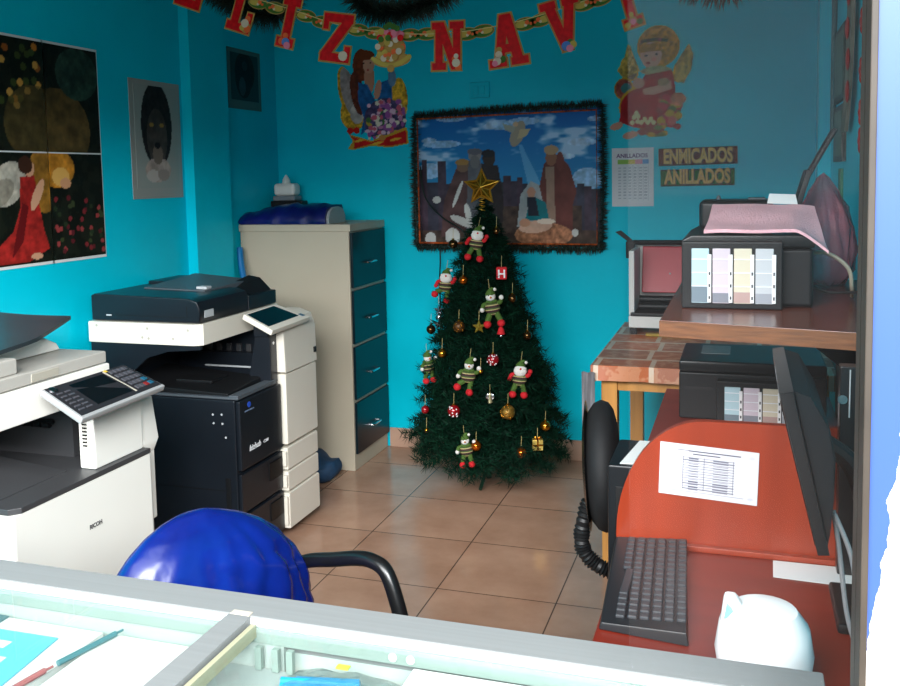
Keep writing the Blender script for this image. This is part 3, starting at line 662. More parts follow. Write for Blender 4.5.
# scanner and feeder
b = B(); prism(b, [(-2.575, 3.08), (-2.075, 3.08), (-2.045, 3.105), (-2.045, 3.71), (-2.575, 3.71)], 'Z', 0.907, 0.994, 0.004); sc = obj('scanner', b, M_CREAM, c2)
b = B()
for (px, pz) in ((-2.535, 0.978), (-2.29, 0.972), (-2.10, 0.970), (-2.315, 0.935), (-2.285, 0.932), (-2.17, 0.934)): 
    b = B(); disc(b, (px, 3.0805, pz), 0.006); obj('screw_dimple', b, mat('warm_grey', (170, 164, 150), 0.5), sc)
b = B(); prism(b, [(-2.565, 0.998), (-2.052, 0.998), (-2.049, 1.055), (-2.062, 1.082), (-2.10, 1.095), (-2.548, 1.107), (-2.565, 1.100)], 'Y', 3.09, 3.47, 0.006)
box(b, -2.555, -2.045, 3.46, 3.705, 0.998, 1.060, 0.006)
prism(b, [(-2.555, 1.05), (-2.45, 1.05), (-2.45, 1.105), (-2.48, 1.118), (-2.555, 1.118)], 'Y', 3.46, 3.70, 0.004)
ad = obj('document_feeder', b, M_BLK, c2)
b = B(); hexa(b, [(-2.46, 3.30, 1.100), (-2.16, 3.30, 1.092), (-2.14, 3.66, 1.08), (-2.44, 3.66, 1.10), (-2.46, 3.30, 1.110), (-2.16, 3.30, 1.102), (-2.14, 3.66, 1.110), (-2.44, 3.66, 1.134)], 0.002); o = obj('feed_tray', b, mat('slate_grey_plastic', (74, 80, 86), 0.4), ad); o['label'] = 'slate grey paper feed tray'
b = B(); hexa(b, [(-2.20, 3.50, 1.06), (-2.06, 3.50, 1.06), (-2.06, 3.69, 1.06), (-2.20, 3.69, 1.06), (-2.19, 3.53, 1.10), (-2.14, 3.53, 1.085), (-2.10, 3.66, 1.12), (-2.16, 3.66, 1.13)], 0.004); obj('paper_guide', b, M_BLK2, ad)
b = B(); box(b, -2.22, -2.17, 3.33, 3.37, 1.100, 1.114, 0.002); obj('feed_label', b, mat('pale_grey', (180, 184, 186), 0.4), ad)
b = B(); box(b, -2.0525, -2.0485, 3.125, 3.19, 1.015, 1.045, 0.001); o = obj('name_plate', b, mat('pale_grey', (180, 184, 186), 0.4), ad)
b = B(); box(b, -2.5, -2.11, 3.0885, 3.0905, 1.020, 1.0225); box(b, -2.11, -2.108, 3.0885, 3.0905, 1.02, 1.065); obj('cover_seam', b, mat('deep_black', (8, 8, 9), 0.5), ad)
b = B(); box(b, -2.49, -2.465, 3.086, 3.0905, 1.018, 1.024, 0.001); obj('latch_mark', b, mat('pale_grey', (180, 184, 186), 0.4), ad)

# ---- near copier: white
c1 = thing('white_copier', 'white floor copier in the left foreground with grey lid and keypad panel', 'copier', (-2.2, 2.18, 0))
b = B(); prism(b, [(-2.56, 0.04), (-1.862, 0.04), (-1.852, 0.30), (-1.852, 0.672), (-2.56, 0.672)], 'Y', 1.885, 2.48, 0.008); box(b, -2.5, -1.93, 1.93, 2.44, 0, 0.04); bd = obj('body', b, M_WHITE, c1)
b = B(); box(b, -1.853, -1.8505, 1.89, 2.475, 0.105, 0.108); obj('drawer_seam', b, mat('seam_grey', (120, 120, 116), 0.6), bd)
text('maker_wordmark', 'RICOH', 0.018, mat('dark_grey_ink', (62, 62, 66), 0.5), (-1.8505, 2.172, 0.530), ry, rz, bd, bold=0.0005)
b = B(); prism(b, [(-2.40, 0.655), (-1.90, 0.655), (-1.88, 0.70), (-1.90, 0.84), (-1.95, 0.875), (-2.4, 0.875)], 'Y', 2.482, 2.565, 0.006); box(b, -2.4, -1.90, 2.482, 2.565, 0.42, 0.66, 0.006); o = obj('side_cover', b, M_WHITE, c1)
b = B(); prism(b, [(-2.56, 1.89), (-1.875, 1.89), (-1.852, 1.915), (-1.852, 2.478), (-2.56, 2.478)], 'Z', 0.6725, 0.69, 0.003); hexa(b, [(-2.35, 1.92, 0.69), (-1.95, 1.92, 0.69), (-1.95, 2.2, 0.69), (-2.35, 2.2, 0.69), (-2.35, 1.92, 0.735), (-1.95, 1.92, 0.694), (-1.95, 2.2, 0.694), (-2.35, 2.2, 0.735)]); tr = obj('output_tray', b, M_DKG, c1); tr['label'] = 'dark grey output tray'
b = B(); box(b, -2.56, -2.36, 1.89, 2.478, 0.69, 0.876); box(b, -2.36, -2.03, 2.33, 2.478, 0.69, 0.876); obj('cavity_wall', b, M_DKG, c1)
b = B(); tube(b, [(-2.10, 2.324, 0.80), (-2.36, 2.324, 0.80)], 0.008, 8)
for k in range(6): lathe(b, [(0.010, -0.012), (0.010, 0.012)], (-2.12-k*0.035, 2.318, 0.792), 12, rot=(0, PI/2, 0))
obj('exit_roller_bar', b, M_BLK2, c1)
b = B(); tube(b, [(-2.355, 1.90, 0.79), (-2.355, 2.32, 0.80)], 0.008, 8)
for k in range(9):
    lathe(b, [(0.012, -0.009), (0.012, 0.009)], (-2.347, 1.93+k*0.045, 0.785), 12, rot=(PI/2, 0, 0)); box(b, -2.362, -2.352, 1.928+k*0.045, 1.932+k*0.045, 0.70, 0.775)
obj('paper_flags', b, M_BLK2, c1)
b = B(); box(b, -1.93, -1.872, 2.238, 2.470, 0.69, 0.890, 0.006); ps = obj('corner_post', b, M_WHITE, c1)
b = B()
for k in range(8): box(b, -1.915, -1.898, 2.2365, 2.2385, 0.765+k*0.011, 0.749+k*0.011)
obj('vent_slots', b, mat('vent_grey', (196, 192, 184), 0.5), ps)
b = B(); box(b, -2.56, -1.952, 1.885, 2.425, 0.878, 0.980, 0.006); obj('scanner', b, M_WHITE, c1)
b = B()
box(b, -2.56, -1.958, 1.89, 2.418, 0.983, 1.020, 0.005)
ld = obj('lid', b, M_GREYL, c1)
b = B(); box(b, -1.9590, -1.9555, 2.09, 2.20, 0.988, 1.012, 0.001); obj('lid_grip', b, mat('warm_grey', (170, 164, 150), 0.5), ld)
b = B(); box(b, -2.50, -1.975, 1.80+0.10, 2.06, 1.0205, 1.066, 0.006); ad = obj('document_feeder', b, M_GREYL, c1)
b = B(); prism(b, [(2.062, 1.021), (2.40, 1.021), (2.385, 1.045), (2.34, 1.068), (2.27, 1.078), (2.062, 1.070)], 'X', -2.45, -2.12, 0.008); o = obj('feeder_cover', b, M_WHITE, ad); o['label'] = 'rounded white feeder cover'
# curved dark document tray
b = B(); NY = 14; top = []; bot = []
for i in range(NY+1):
    k = i/NY; y = 1.83+k*0.60; row = []; row2 = []; xm = -2.0 if k < 0.55 else -2.0-0.10*((k-0.55)/0.45)
    for j in range(9):
        q = j/8; x = -2.5+q*(xm+2.5); z = 1.072+0.044*k**1.4+0.012*(1-q)-0.006*math.sin(PI*q)
        row.append(b.verts.new((x, y, z+0.012))); row2.append(b.verts.new((x, y, z)))
    top.append(row); bot.append(row2)
for i in range(NY):
    for j in range(8):
        b.faces.new((top[i][j], top[i][j+1], top[i+1][j+1], top[i+1][j])); b.faces.new((bot[i][j], bot[i+1][j], bot[i+1][j+1], bot[i][j+1]))
    for j in (0, 8): b.faces.new((top[i][j], top[i+1][j], bot[i+1][j], bot[i][j]))
for i in (0, NY):
    for j in range(8): b.faces.new((top[i][j], top[i][j+1], bot[i][j+1], bot[i][j]))
hexa(b, [(-2.4, 1.92, 1.06), (-2.1, 1.92, 1.06), (-2.1, 2.04, 1.06), (-2.4, 2.04, 1.06), (-2.42, 1.90, 1.078), (-2.08, 1.90, 1.078), (-2.06, 2.08, 1.078), (-2.4, 2.08, 1.078)])
o = obj('document_tray', b, mat('charcoal_tray', (44, 52, 56), 0.35, noise=(5, 0.2)), ad); o['label'] = 'curved charcoal document tray'
# control panel
L_, T_, R_, B_ = Vector((-1.90, 2.063, 0.978)), Vector((-1.90, 2.425, 0.978)), Vector((-1.75, 2.435, 0.914)), Vector((-1.75, 2.05, 0.906))
nn = (T_-L_).cross(B_-L_).normalized()
if nn.z < 0: nn = -nn
b = B(); hexa(b, [p-nn*0.022 for p in (L_, B_, R_, T_)]+[L_, B_, R_, T_], 0.006); pn = obj('control_panel', b, mat('silver_plastic', (150, 152, 152), 0.35), c1)
def slab(u0, u1, v0, v1, n0, n1):
    q = ((u0, v0), (u0, v1), (u1, v1), (u1, v0))
    return [quadpt(*p, n0) for p in q]+[quadpt(*p, n1) for p in q]
b = B(); hexa(b, slab(0.02, 0.98, 0.03, 0.93, -0.002, 0.001)); obj('panel_face', b, mat('graphite_panel', (34, 34, 38), 0.45), pn)
b = B(); hexa(b, slab(0.25, 0.66, 0.12, 0.82, 0.0005, 0.002)); o = obj('display', b, M_SCREEN, pn)
b = B(); hexa(b, slab(0.685, 0.70, 0.06, 0.86, 0.0005, 0.0025)); obj('silver_strip', b, mat('warm_grey', (170, 164, 150), 0.5), pn)
keyc = {'dark': mat('dark_key', (70, 70, 76), 0.4), 'y': mat('yellow_key', (200, 170, 60), 0.4), 'b': mat('cyan_key', (40, 130, 180), 0.3), 'r': mat('red_key', (120, 34, 34), 0.4), 'g': M_GREYL}
for r_ in range(5):
    for c_ in range(4):
        u0 = 0.735+c_*0.055; v0 = 0.10+r_*0.155
        col = 'dark'
        if (r_, c_) == (4, 2): col = 'r'
        if r_ == 4 and c_ == 3: col = 'b'
        if r_ == 3 and c_ == 3: col = 'b'
        b = B(); hexa(b, slab(u0, u0+0.042, v0, v0+0.10, 0.0005, 0.004)); obj('key', b, keyc[col], pn)
b = B(); hexa(b, slab(0.705, 0.735, 0.035, 0.10, 0.0005, 0.003)); obj('key', b, keyc['y'], pn)
for r_ in range(6):
    for c_ in range(2):
        b = B(); hexa(b, slab(0.055+c_*0.085, 0.115+c_*0.085, 0.24+r_*0.105, 0.28+r_*0.105, 0.0005, 0.003)); obj('key', b, keyc['dark'], pn)
b = B(); q = quadpt(0.075, 0.12, 0.0008); m_ = Matrix.Translation(q) @ nn.to_track_quat('Z', 'Y').to_matrix().to_4x4()
lathe(b, [(0.013, 0), (0.013, 0.003), (0.009, 0.004)], (0, 0, 0), 16); bmesh.ops.transform(b, matrix=m_, verts=b.verts); obj('round_key', b, mat('chrome', (0, 0, 0)), pn)
b = B(); box(b, -1.955, -1.84, 2.24, 2.41, 0.885, 0.925, 0.004); obj('panel_bracket', b, M_WHITE, c1)

# ================================================================== SELLER'S CHAIR WITH BLUE SATIN COVER
M_TUBE = mat('black_tube', (16, 16, 17), 0.28)
M_BLKF = mat('black_upholstery', (18, 18, 20), 0.75, noise=(40, 0.3))
CH = Vector((-1.133, 1.72, 0)); F = Vector((0.93, -0.37, 0)).normalized(); crz = math.atan2(F.y, F.x)+0.0   # local +x = forward
ch = thing('arm_chair', 'black tube-armed chair behind the glass counter, under a blue satin cover', 'chair', CH, crz, world=False)
b = B(); box(b, 0.02, 0.46, -0.235, 0.235, 0.40, 0.47, 0.03, 4); obj('seat', b, M_BLKF, ch)
b = B(); box(b, -0.035, 0.035, -0.17, 0.14, 0.47, 0.72, 0.03, 4); obj('backrest', b, M_BLKF, ch)
for s in (-1, 1):
    b = B(); y = s*0.255
    tube(b, smooth_path([(-0.03, y*0.82, 0.585), (0.02, y*0.98, 0.622), (0.12, y, 0.652), (0.20, y, 0.676), (0.252, y, 0.682), (0.292, y, 0.668), (0.322, y, 0.61), (0.342, y, 0.54), (0.345, y*0.97, 0.46), (0.33, y*0.92, 0.42)], 6), 0.0175, 14)
    obj('arm', b, M_TUBE, ch)
    for xx in (0.04, 0.42):
        b = B(); tube(b, [(xx, s*0.20, 0.41), (xx+(0.03 if xx > 0.2 else -0.05), s*0.225, 0.0)], 0.0125, 10); obj('leg', b, M_TUBE, ch)
M_SATIN = mat('royal_blue_satin', (10, 36, 122), 0.22, noise=(6, 0.45), bump=(6, 0.5), rgb2=(8, 22, 92))
b = B(); NA, NZ = 96, 44; rings = []
zc = [(0.44, 0.0, 0.272), (0.55, 0.0, 0.270), (0.60, -0.004, 0.264), (0.63, -0.008, 0.258), (0.68, -0.016, 0.240), (0.73, -0.024, 0.210), (0.77, -0.030, 0.168), (0.80, -0.036, 0.122), (0.82, -0.040, 0.078), (0.832, -0.040, 0.04), (0.8345, -0.040, 0.004)]
for i in range(NZ+1):
    t_ = i/NZ*(len(zc)-1); k = min(int(t_), len(zc)-2); f_ = t_-k
    z = zc[k][0]*(1-f_)+zc[k+1][0]*f_; cc = zc[k][1]*(1-f_)+zc[k+1][1]*f_; a = zc[k][2]*(1-f_)+zc[k+1][2]*f_
    ring = []
    for j in range(NA):
        an = 2*PI*j/NA; ca, sa = math.cos(an), math.sin(an)
        fold = 1+(0.10*abs(math.sin(an*4.5+z*13+0.5*math.sin(z*45)))-0.06+0.035*math.sin(an*19-z*34))*min(1, max(0, (0.815-z)/0.12))*(0.10+0.90*max(0, math.cos(an-0.32))**2.5)
        # local: y is the width axis, x the thickness; the far side (+y) is at the right in the photo
        ring.append(b.verts.new((0.42*a*ca*fold, (a*sa*fold)+cc*1.3, z)))
    rings.append(ring)
for r1, r2 in zip(rings, rings[1:]):
    for j in range(NA): b.faces.new((r1[j], r1[(j+1) % NA], r2[(j+1) % NA], r2[j]))
b.faces.new(rings[-1])
cv = obj('satin_chair_cover', b, M_SATIN, None, 70); cv.location = CH; cv.rotation_euler = (0, 0, crz)
tag(cv, 'shiny royal blue satin cover pulled over the chair back', 'cover')

# ================================================================== CHRISTMAS TREE
TX, TY = -1.235, 4.38
tree = thing('christmas_tree', 'dark green artificial Christmas tree with a gold star before the back wall', 'tree', (TX, TY, 0))
def tree_r(z): return max(0.015, 0.352*(1-(max(z, 0.27)-0.27)/1.19)**0.78)*(1 if z > 0.3 else 0.92)
rs = random.Random(11)
b = B()
def sprig(bm, p, d, ln, nl, cnt):
    d = d.normalized(); s = d.orthogonal().normalized(); q = d.cross(s)
    for k in range(cnt):
        t = rs.random()**0.8; c = p+d*(t*ln); an = rs.random()*2*PI
        n = (d*rs.uniform(0.35, 0.9)+(math.cos(an)*s+math.sin(an)*q)).normalized(); l = nl*rs.uniform(0.7, 1.15)
        w_ = n.orthogonal().normalized()*0.0021
        f = bm.faces.new((bm.verts.new(c-w_), bm.verts.new(c+w_), bm.verts.new(c+n*l))); f.material_index = 0 if rs.random() < 0.72 else 1
z = 0.25
while z < 1.42:
    r = tree_r(z); nb = max(7, int(52*r+6))
    for k in range(nb):
        an = 2*PI*(k+rs.random()*0.9)/nb+z*9; rr_ = r*rs.uniform(0.86, 1.10)
        out = Vector((math.cos(an), math.sin(an), 0)); tip = Vector((TX, TY, z))+out*rr_+Vector((0, 0, rs.uniform(-0.10, -0.02)*min(1, r*4)-0.03))
        tip.z = max(tip.z, 0.125+0.05*rs.random()); tip.y = min(tip.y, YB-0.04)
        base = Vector((TX, TY, z+0.05)); L = (tip-base).length
        # twigs along the outer two thirds of each branch
        for q in range(max(2, int(L/0.055))):
            t = 1-q*0.055/max(L, 0.06)
            if t < 0.22: break
            c = base.lerp(tip, t-0.10*min(1, 0.06/L)); d = (tip-base).normalized()
            sprig(b, c, d+Vector((0, 0, rs.uniform(-0.1, 0.3))), 0.085, 0.046, 32)
            for sd in (-1, 1):
                sd_v = d.cross(Vector((0, 0, 1))).normalized()*sd
                sprig(b, c, d*0.8+sd_v*rs.uniform(0.5, 1.0)+Vector((0, 0, rs.uniform(-0.3, 0.2))), 0.075*min(1, r*5+0.25), 0.044, 22)
    z += 0.052
sprig(b, Vector((TX, TY, 1.36)), Vector((0, 0, 1)), 0.09, 0.05, 200)
for v in b.verts: v.co.y = min(v.co.y, YB-0.03); v.co.z = max(v.co.z, 0.03)
fo = obj('needles', b, [mat('pine_needles', (3, 30, 19), 0.6, spec=0.15), mat('pine_needles_light', (9, 50, 32), 0.6, spec=0.15)], tree, 0); fo['kind'] = 'stuff'
b = B(); tube(b, [(TX, TY, 0.02), (TX, TY, 1.42)], 0.014, 10)
for zz in np.arange(0.2, 1.35, 0.10):
    for k in range(7):
        an = k*2*PI/7+zz*7; r = tree_r(zz)*0.86; tube(b, [(TX, TY, zz), (TX+math.cos(an)*r, TY+math.sin(an)*r, max(0.05, zz-0.05))], 0.004, 5)
obj('trunk', b, mat('tree_wire_green', (20, 40, 26), 0.7), tree)
for k in range(3):
    an = k*2*PI/3+0.5; b = B(); tube(b, [(TX, TY, 0.10), (TX+0.08*math.cos(an), TY+0.08*math.sin(an), 0.05), (TX+0.15*math.cos(an), TY+0.15*math.sin(an), 0.009)], 0.009, 8); obj('stand_leg', b, mat('tree_stand_green', (24, 50, 34), 0.5), tree)
# star
SZ = Vector((-1.233, 4.33, 1.505))
st = thing('star_topper', 'gold wire star on the tip of the Christmas tree', 'star', (SZ.x, SZ.y, SZ.z-0.1))
b = B(); ptsF = []
for k in range(10):
    an = PI/2+k*PI/5; r = 0.092 if k % 2 == 0 else 0.042; ptsF.append(SZ+Vector((r*math.cos(an), 0, r*math.sin(an)*0.98)))
c1_, c2_ = b.verts.new(SZ+Vector((0, -0.028, 0))), b.verts.new(SZ+Vector((0, 0.028, 0))); vv = [b.verts.new(p) for p in ptsF]
for k in range(10): b.faces.new((vv[k], vv[(k+1) % 10], c1_)); b.faces.new((vv[(k+1) % 10], vv[k], c2_))
obj('star_body', b, mat('gold_mesh', (150, 112, 30), 0.35, 0.7, noise=(90, 0.6)), st, 0)
b = B(); tube(b, ptsF, 0.006, 6, closed=True)
for k in range(10): tube(b, [ptsF[k], SZ+Vector((0, -0.029, 0))], 0.0035, 5)
obj('star_rim', b, mat('gold_tinsel', (196, 150, 50), 0.3, 0.7), st)
b = B(); tube(b, smooth_path([SZ+Vector((0, 0, -0.035))+Vector((0.014*math.cos(a), 0.014*math.sin(a), -a*0.0032)) for a in np.linspace(0, 8*PI, 60)], 1), 0.003, 5); obj('coil', b, mat('gold_tinsel', (196, 150, 50), 0.3, 0.7), st)

# ---- ornaments: placed on the visible face of the tree (towards the room's front)
def front(x, z, push=0.0):
    """point on the tree's front surface at world x for height z, seen from the shop front"""
    r = tree_r(z)+0.034+push; dx = x-TX; dy = math.sqrt(max(0.0004, r*r-min(dx*dx, r*r*0.98)))
    return TY-dy
_C = Vector((0, 0, CAMZ))
def hang(px, py):
    """where the line of sight through that spot of the photo meets the tree's front"""
    d = _f+(px-450)/FPX*_r-(py-254.2)/FPX*_u; Y = 4.1
    for _ in range(12):
        P_ = _C+d*(Y/d.y); Y = 0.5*Y+0.5*front(P_.x, P_.z)
    return _C+d*(Y/d.y)
M_STRING = mat('gold_thread', (190, 170, 110), 0.4)
M_RED = mat('red_felt', (196, 18, 30), 0.8); M_GREEN = mat('green_felt', (66, 96, 30), 0.8); M_FUR = mat('white_plush', (224, 220, 214), 0.9, bump=(150, 0.6))
M_STRIPE = mat('striped_knit', (60, 36, 34), 0.8)
def stripes_mat():
    m = bpy.data.materials.new('striped_jumper'); m.use_nodes = True; nt = m.node_tree; p = nt.nodes['Principled BSDF']
    tc = nt.nodes.new('ShaderNodeTexCoord'); sp = nt.nodes.new('ShaderNodeSeparateXYZ'); nt.links.new(tc.outputs['Object'], sp.inputs[0])
    mu = nt.nodes.new('ShaderNodeMath'); mu.operation = 'MULTIPLY'; mu.inputs[1].default_value = 42; nt.links.new(sp.outputs['Z'], mu.inputs[0])
    fr_ = nt.nodes.new('ShaderNodeMath'); fr_.operation = 'FRACT'; nt.links.new(mu.outputs[0], fr_.inputs[0])
    rp = nt.nodes.new('ShaderNodeValToRGB'); rp.color_ramp.interpolation = 'CONSTANT'
    e = rp.color_ramp.elements; e[0].color = (*lin((54, 30, 30)), 1); e[1].position = 0.5; e[1].color = (*lin((176, 160, 110)), 1)
    n_ = e.new(0.7); n_.color = (*lin((60, 84, 36)), 1)
    nt.links.new(fr_.outputs[0], rp.inputs[0]); nt.links.new(rp.outputs[0], p.inputs['Base Color']); p.inputs['Roughness'].default_value = 0.8
    return m
M_JUMP = stripes_mat(); M_SKIN = mat('felt_face', (214, 150, 124), 0.8); M_DOT = mat('black_bead', (14, 12, 12), 0.3); M_ORANGE = mat('orange_felt', (214, 110, 40), 0.8)
def plush(loc, label, kind, tilt=0.0, s=1.0, legs=(0.5, -0.35)):
    """hanging felt figure about 17 cm tall, facing -Y"""
    t = thing('plush_figure', label, 'ornament', loc, 0, 'plush figures hanging on the Christmas tree', world=False)
    t.rotation_euler = (0, tilt, 0.28); t.scale = (s, s, s)
    b = B(); ell(b, (0, 0, 0), (0.041, 0.028, 0.042)); obj('jumper', b, M_JUMP, t)
    b = B(); ell(b, (0, -0.004, 0.058), (0.026, 0.022, 0.026)); obj('head', b, M_SKIN if kind == 'beard' else M_FUR, t)
    if kind == 'beard':
        b = B(); ell(b, (0, -0.014, 0.044), (0.036, 0.020, 0.030)); ell(b, (0, -0.020, 0.062), (0.032, 0.014, 0.012)); obj('beard', b, M_FUR, t)
        b = B(); ell(b, (0, -0.031, 0.060), 0.006, 10, 8); obj('nose', b, M_RED, t)
    else:
        b = B(); ell(b, (0, -0.030, 0.056), (0.005, 0.010, 0.005), 10, 8); obj('nose', b, M_ORANGE, t)
        b = B(); tube(b, [(-0.022, -0.018, 0.034), (0.0, -0.026, 0.030), (0.022, -0.018, 0.034), (0.022, 0.015, 0.034), (-0.022, 0.015, 0.034)], 0.008, 8, closed=True); obj('scarf', b, M_GREEN, t)
    b = B()
    for sx in (-1, 1): ell(b, (sx*0.009, -0.024, 0.068), 0.0035, 8, 6)
    obj('eyes', b, M_DOT, t)
    b = B(); lathe(b, [(0.027, 0.068), (0.024, 0.078), (0.016, 0.088), (0.006, 0.096), (0, 0.097)], (0, 0, 0), 16); tube(b, smooth_path([(0, 0, 0.088), (0.012, 0, 0.098), (0.024, -0.004, 0.094)], 4), 0.008, 8, rad=[0.011-0.0008*i for i in range(9)]); obj('hat', b, M_GREEN, t)
    b = B(); ell(b, (0.028, -0.006, 0.092), 0.009, 10, 8); obj('pompom', b, M_FUR, t)
    for sx in (-1, 1):
        b = B(); tube(b, smooth_path([(sx*0.026, 0, 0.022), (sx*0.043, -0.006, 0.020), (sx*0.052, -0.012, 0.036 if sx > 0 else 0.004)], 4), 0.011, 8); a = obj('arm', b, M_RED if kind == 'beard' else M_GREEN, t)
        b = B(); ell(b, (sx*0.054, -0.013, 0.046 if sx > 0 else -0.004), 0.013, 10, 8); obj('mitten', b, M_RED if kind == 'beard' else M_FUR, a)
        q = legs[0] if sx > 0 else legs[1]
        ex, ez = sx*0.018+0.036*math.sin(q), -0.030-0.045*math.cos(q)
        b = B(); tube(b, [(sx*0.016, 0, -0.028), (ex, -0.004, ez)], 0.015, 8); a = obj('leg', b, M_GREEN, t)
        b = B(); ell(b, (ex+0.005*math.sin(q), -0.012, ez-0.014), (0.021, 0.025, 0.020), 12, 8); obj('boot', b, M_RED, a)
    b = B(); tube(b, [(0, 0, 0.095), (0.003, 0, 0.150)], 0.0012, 5); obj('hanging_loop', b, M_STRING, t)
    return t
for (px, py, lab, kd, tl, s, lg) in (
    (477, 243, 'white-bearded plush figure with red boots, topmost on the Christmas tree', 'beard', 0.15, 0.92, (0.35, -0.5)),
    (446, 285, 'white-bearded plush figure kicking its leg at the left edge of the tree', 'beard', 0.10, 0.92, (0.0, -1.3)),
    (493, 307, 'plush snowman with green scarf in the upper middle of the tree', 'snow', -0.15, 1.0, (0.35, -0.55)),
    (469, 375, 'plush snowman with a striped belly, mid tree above the red dotted ball', 'snow', 0.10, 0.95, (-0.1, -1.1)),
    (520, 378, 'white-bearded plush figure at the right side of the tree, above the big gold ball', 'beard', 0.10, 0.95, (0.35, -0.3)),
    (429, 366, 'thin green plush snowman seen side-on at the left edge of the tree', 'snow', -0.1, 0.85, (0.1, -0.4)),
    (467, 449, 'orange and green plush figure hanging lowest on the tree', 'snow', -0.12, 0.85, (0.1, -0.35))):
    p = hang(px, py); o = plush(p+Vector((0, -0.012, 0)), lab, kd, tl, s*0.92, lg)
    if 'side-on' in lab: o.rotation_euler = (0, -0.1, 0.9)
M_GOLD = mat('gold_bauble', (204, 140, 44), 0.14, 0.95); M_AMBER = mat('amber_bauble', (190, 96, 22), 0.14, 0.85); M_BRONZE = mat('bronze_bauble', (98, 70, 40), 0.16, 0.9); M_RUBY = mat('red_bauble', (150, 16, 26), 0.18, 0.3, coat=0.5); M_SILV = mat('silver_bauble', (200, 204, 210), 0.18, 0.95)
def bauble(px, py, r, m, label, dots=None, group='round baubles on the Christmas tree'):
    p = hang(px, py)+Vector((0, -r*0.6, 0))
    t = thing('bauble', label, 'ornament', p, 0, group, world=False)
    b = B(); ell(b, (0, 0, 0), r, 20, 14); bl = obj('ball', b, m, t)
    if dots:
        b = B(); rg = random.Random(px)
        for k in range(14):
            v = Vector((rg.uniform(-1, 1), -rg.uniform(0.15, 1), rg.uniform(-1, 1))).normalized()*r; ell(b, v, r*0.12, 8, 6)
        obj('dots', b, dots, bl)
    b = B(); lathe(b, [(r*0.26, r*0.93), (r*0.26, r*1.2), (0, r*1.22)], (0, 0, 0), 12); obj('cap', b, M_GOLD, t)
    b = B(); tube(b, [(0, 0, r*1.2), (0.002, 0, r*1.2+0.05)], 0.0011, 5); obj('hanging_loop', b, M_STRING, t)
M_WDOT = mat('white_ink', (226, 228, 230), 0.5)
for a in ((454, 244, 0.024, M_BRONZE, 'dark bronze bauble at the upper left of the tree, before the poster edge'),
          (497, 231, 0.018, M_BRONZE, 'small bronze bauble near the tree top, right of the topmost plush figure'),
          (464, 280, 0.021, M_AMBER, 'amber bauble just right of the kicking plush figure'),
          (513, 298, 0.022, M_BRONZE, 'bronze bauble at the upper right edge of the tree, below the red letter'),
          (432, 329, 0.024, M_BRONZE, 'dark bronze bauble on the left edge of the tree beside the silver star drop'),
          (443, 353, 0.021, M_GOLD, 'gold bauble right of the side-on green snowman'),
          (528, 335, 0.022, M_BRONZE, 'dark bauble on the right edge of the tree at mid height'),
          (546, 425, 0.025, M_GOLD, 'gold bauble at the lower right edge of the tree above the gift box'),
          (522, 452, 0.025, M_AMBER, 'amber bauble low on the tree, left of the gold gift box'),
          (477, 445, 0.024, M_AMBER, 'amber bauble low on the tree beside the lowest plush figure'),
          (481, 371, 0.012, M_GOLD, 'tiny gold bauble touching the striped snowman'),
          (427, 430, 0.011, M_GOLD, 'tiny gold bauble at the lower left edge of the tree'),
          (426, 409, 0.020, M_RUBY, 'plain red bauble at the lower left edge of the tree')): bauble(*a)
bauble(509, 411, 0.034, mat('gold_glitter', (170, 130, 54), 0.35, 0.6, noise=(70, 0.7)), 'largest bauble, mottled gold, below the right plush figure', M_GOLD)
bauble(460, 326, 0.028, mat('brown_glitter', (96, 62, 30), 0.4, 0.5, noise=(70, 0.6)), 'brown bauble with gold studs in the upper left of the tree', M_GOLD)
bauble(455, 410, 0.030, M_RUBY, 'red bauble with white dots, lower left on the tree', M_WDOT)
bauble(494, 359, 0.029, M_RUBY, 'red bauble with white dots at the centre of the tree', M_WDOT)
# others
p = hang(501.5, 273)
t = thing('letter_ornament', 'red ornament with a white letter H in the upper right of the tree', 'ornament', p, 0.28, world=False)
b = B(); box(b, -0.026, 0.026, -0.008, 0.008, -0.032, 0.030, 0.006); obj('plaque', b, M_RED, t)
text('letter', 'H', 0.055, M_WDOT, (-0.020, -0.0086, -0.022), RX, UZ, t, bold=0.0012)
b = B(); tube(b, [(0, 0, 0.03), (0.002, 0, 0.085)], 0.0012, 5); obj('hanging_loop', b, M_STRING, t)
def star_bm(R, r, h, c=(0, 0, 0)):
    b = B(); c = Vector(c); f, k_ = b.verts.new(c+Vector((0, -h, 0))), b.verts.new(c+Vector((0, h, 0)))
    v = [b.verts.new(c+Vector(((R if k % 2 == 0 else r)*math.cos(PI/2+k*PI/5), 0, (R if k % 2 == 0 else r)*math.sin(PI/2+k*PI/5)))) for k in range(10)]
    for k in range(10): b.faces.new((v[k], v[(k+1) % 10], f)); b.faces.new((v[(k+1) % 10], v[k], k_))
    return b
p = hang(479, 327); t = thing('star_ornament', 'small olive gold star ornament left of the upper snowman', 'ornament', p, 0.28, world=False)
obj('star', star_bm(0.034, 0.015, 0.009), mat('olive_gold', (140, 120, 40), 0.4, 0.5), t, 0); b = B(); tube(b, [(0, 0, 0.033), (0.002, 0, 0.08)], 0.0012, 5); obj('hanging_loop', b, M_STRING, t)
p = hang(439, 316); t = thing('star_drop', 'silver star drop at the left edge of the tree', 'ornament', p, 0.28, world=False)
obj('star', star_bm(0.028, 0.012, 0.009, (0, 0, 0.03)), M_SILV, t, 0); b = B(); ell(b, (0, 0, -0.004), 0.014); obj('bead', b, M_SILV, t); obj('star', star_bm(0.03, 0.013, 0.009, (0, 0, -0.042)), M_SILV, t, 0)
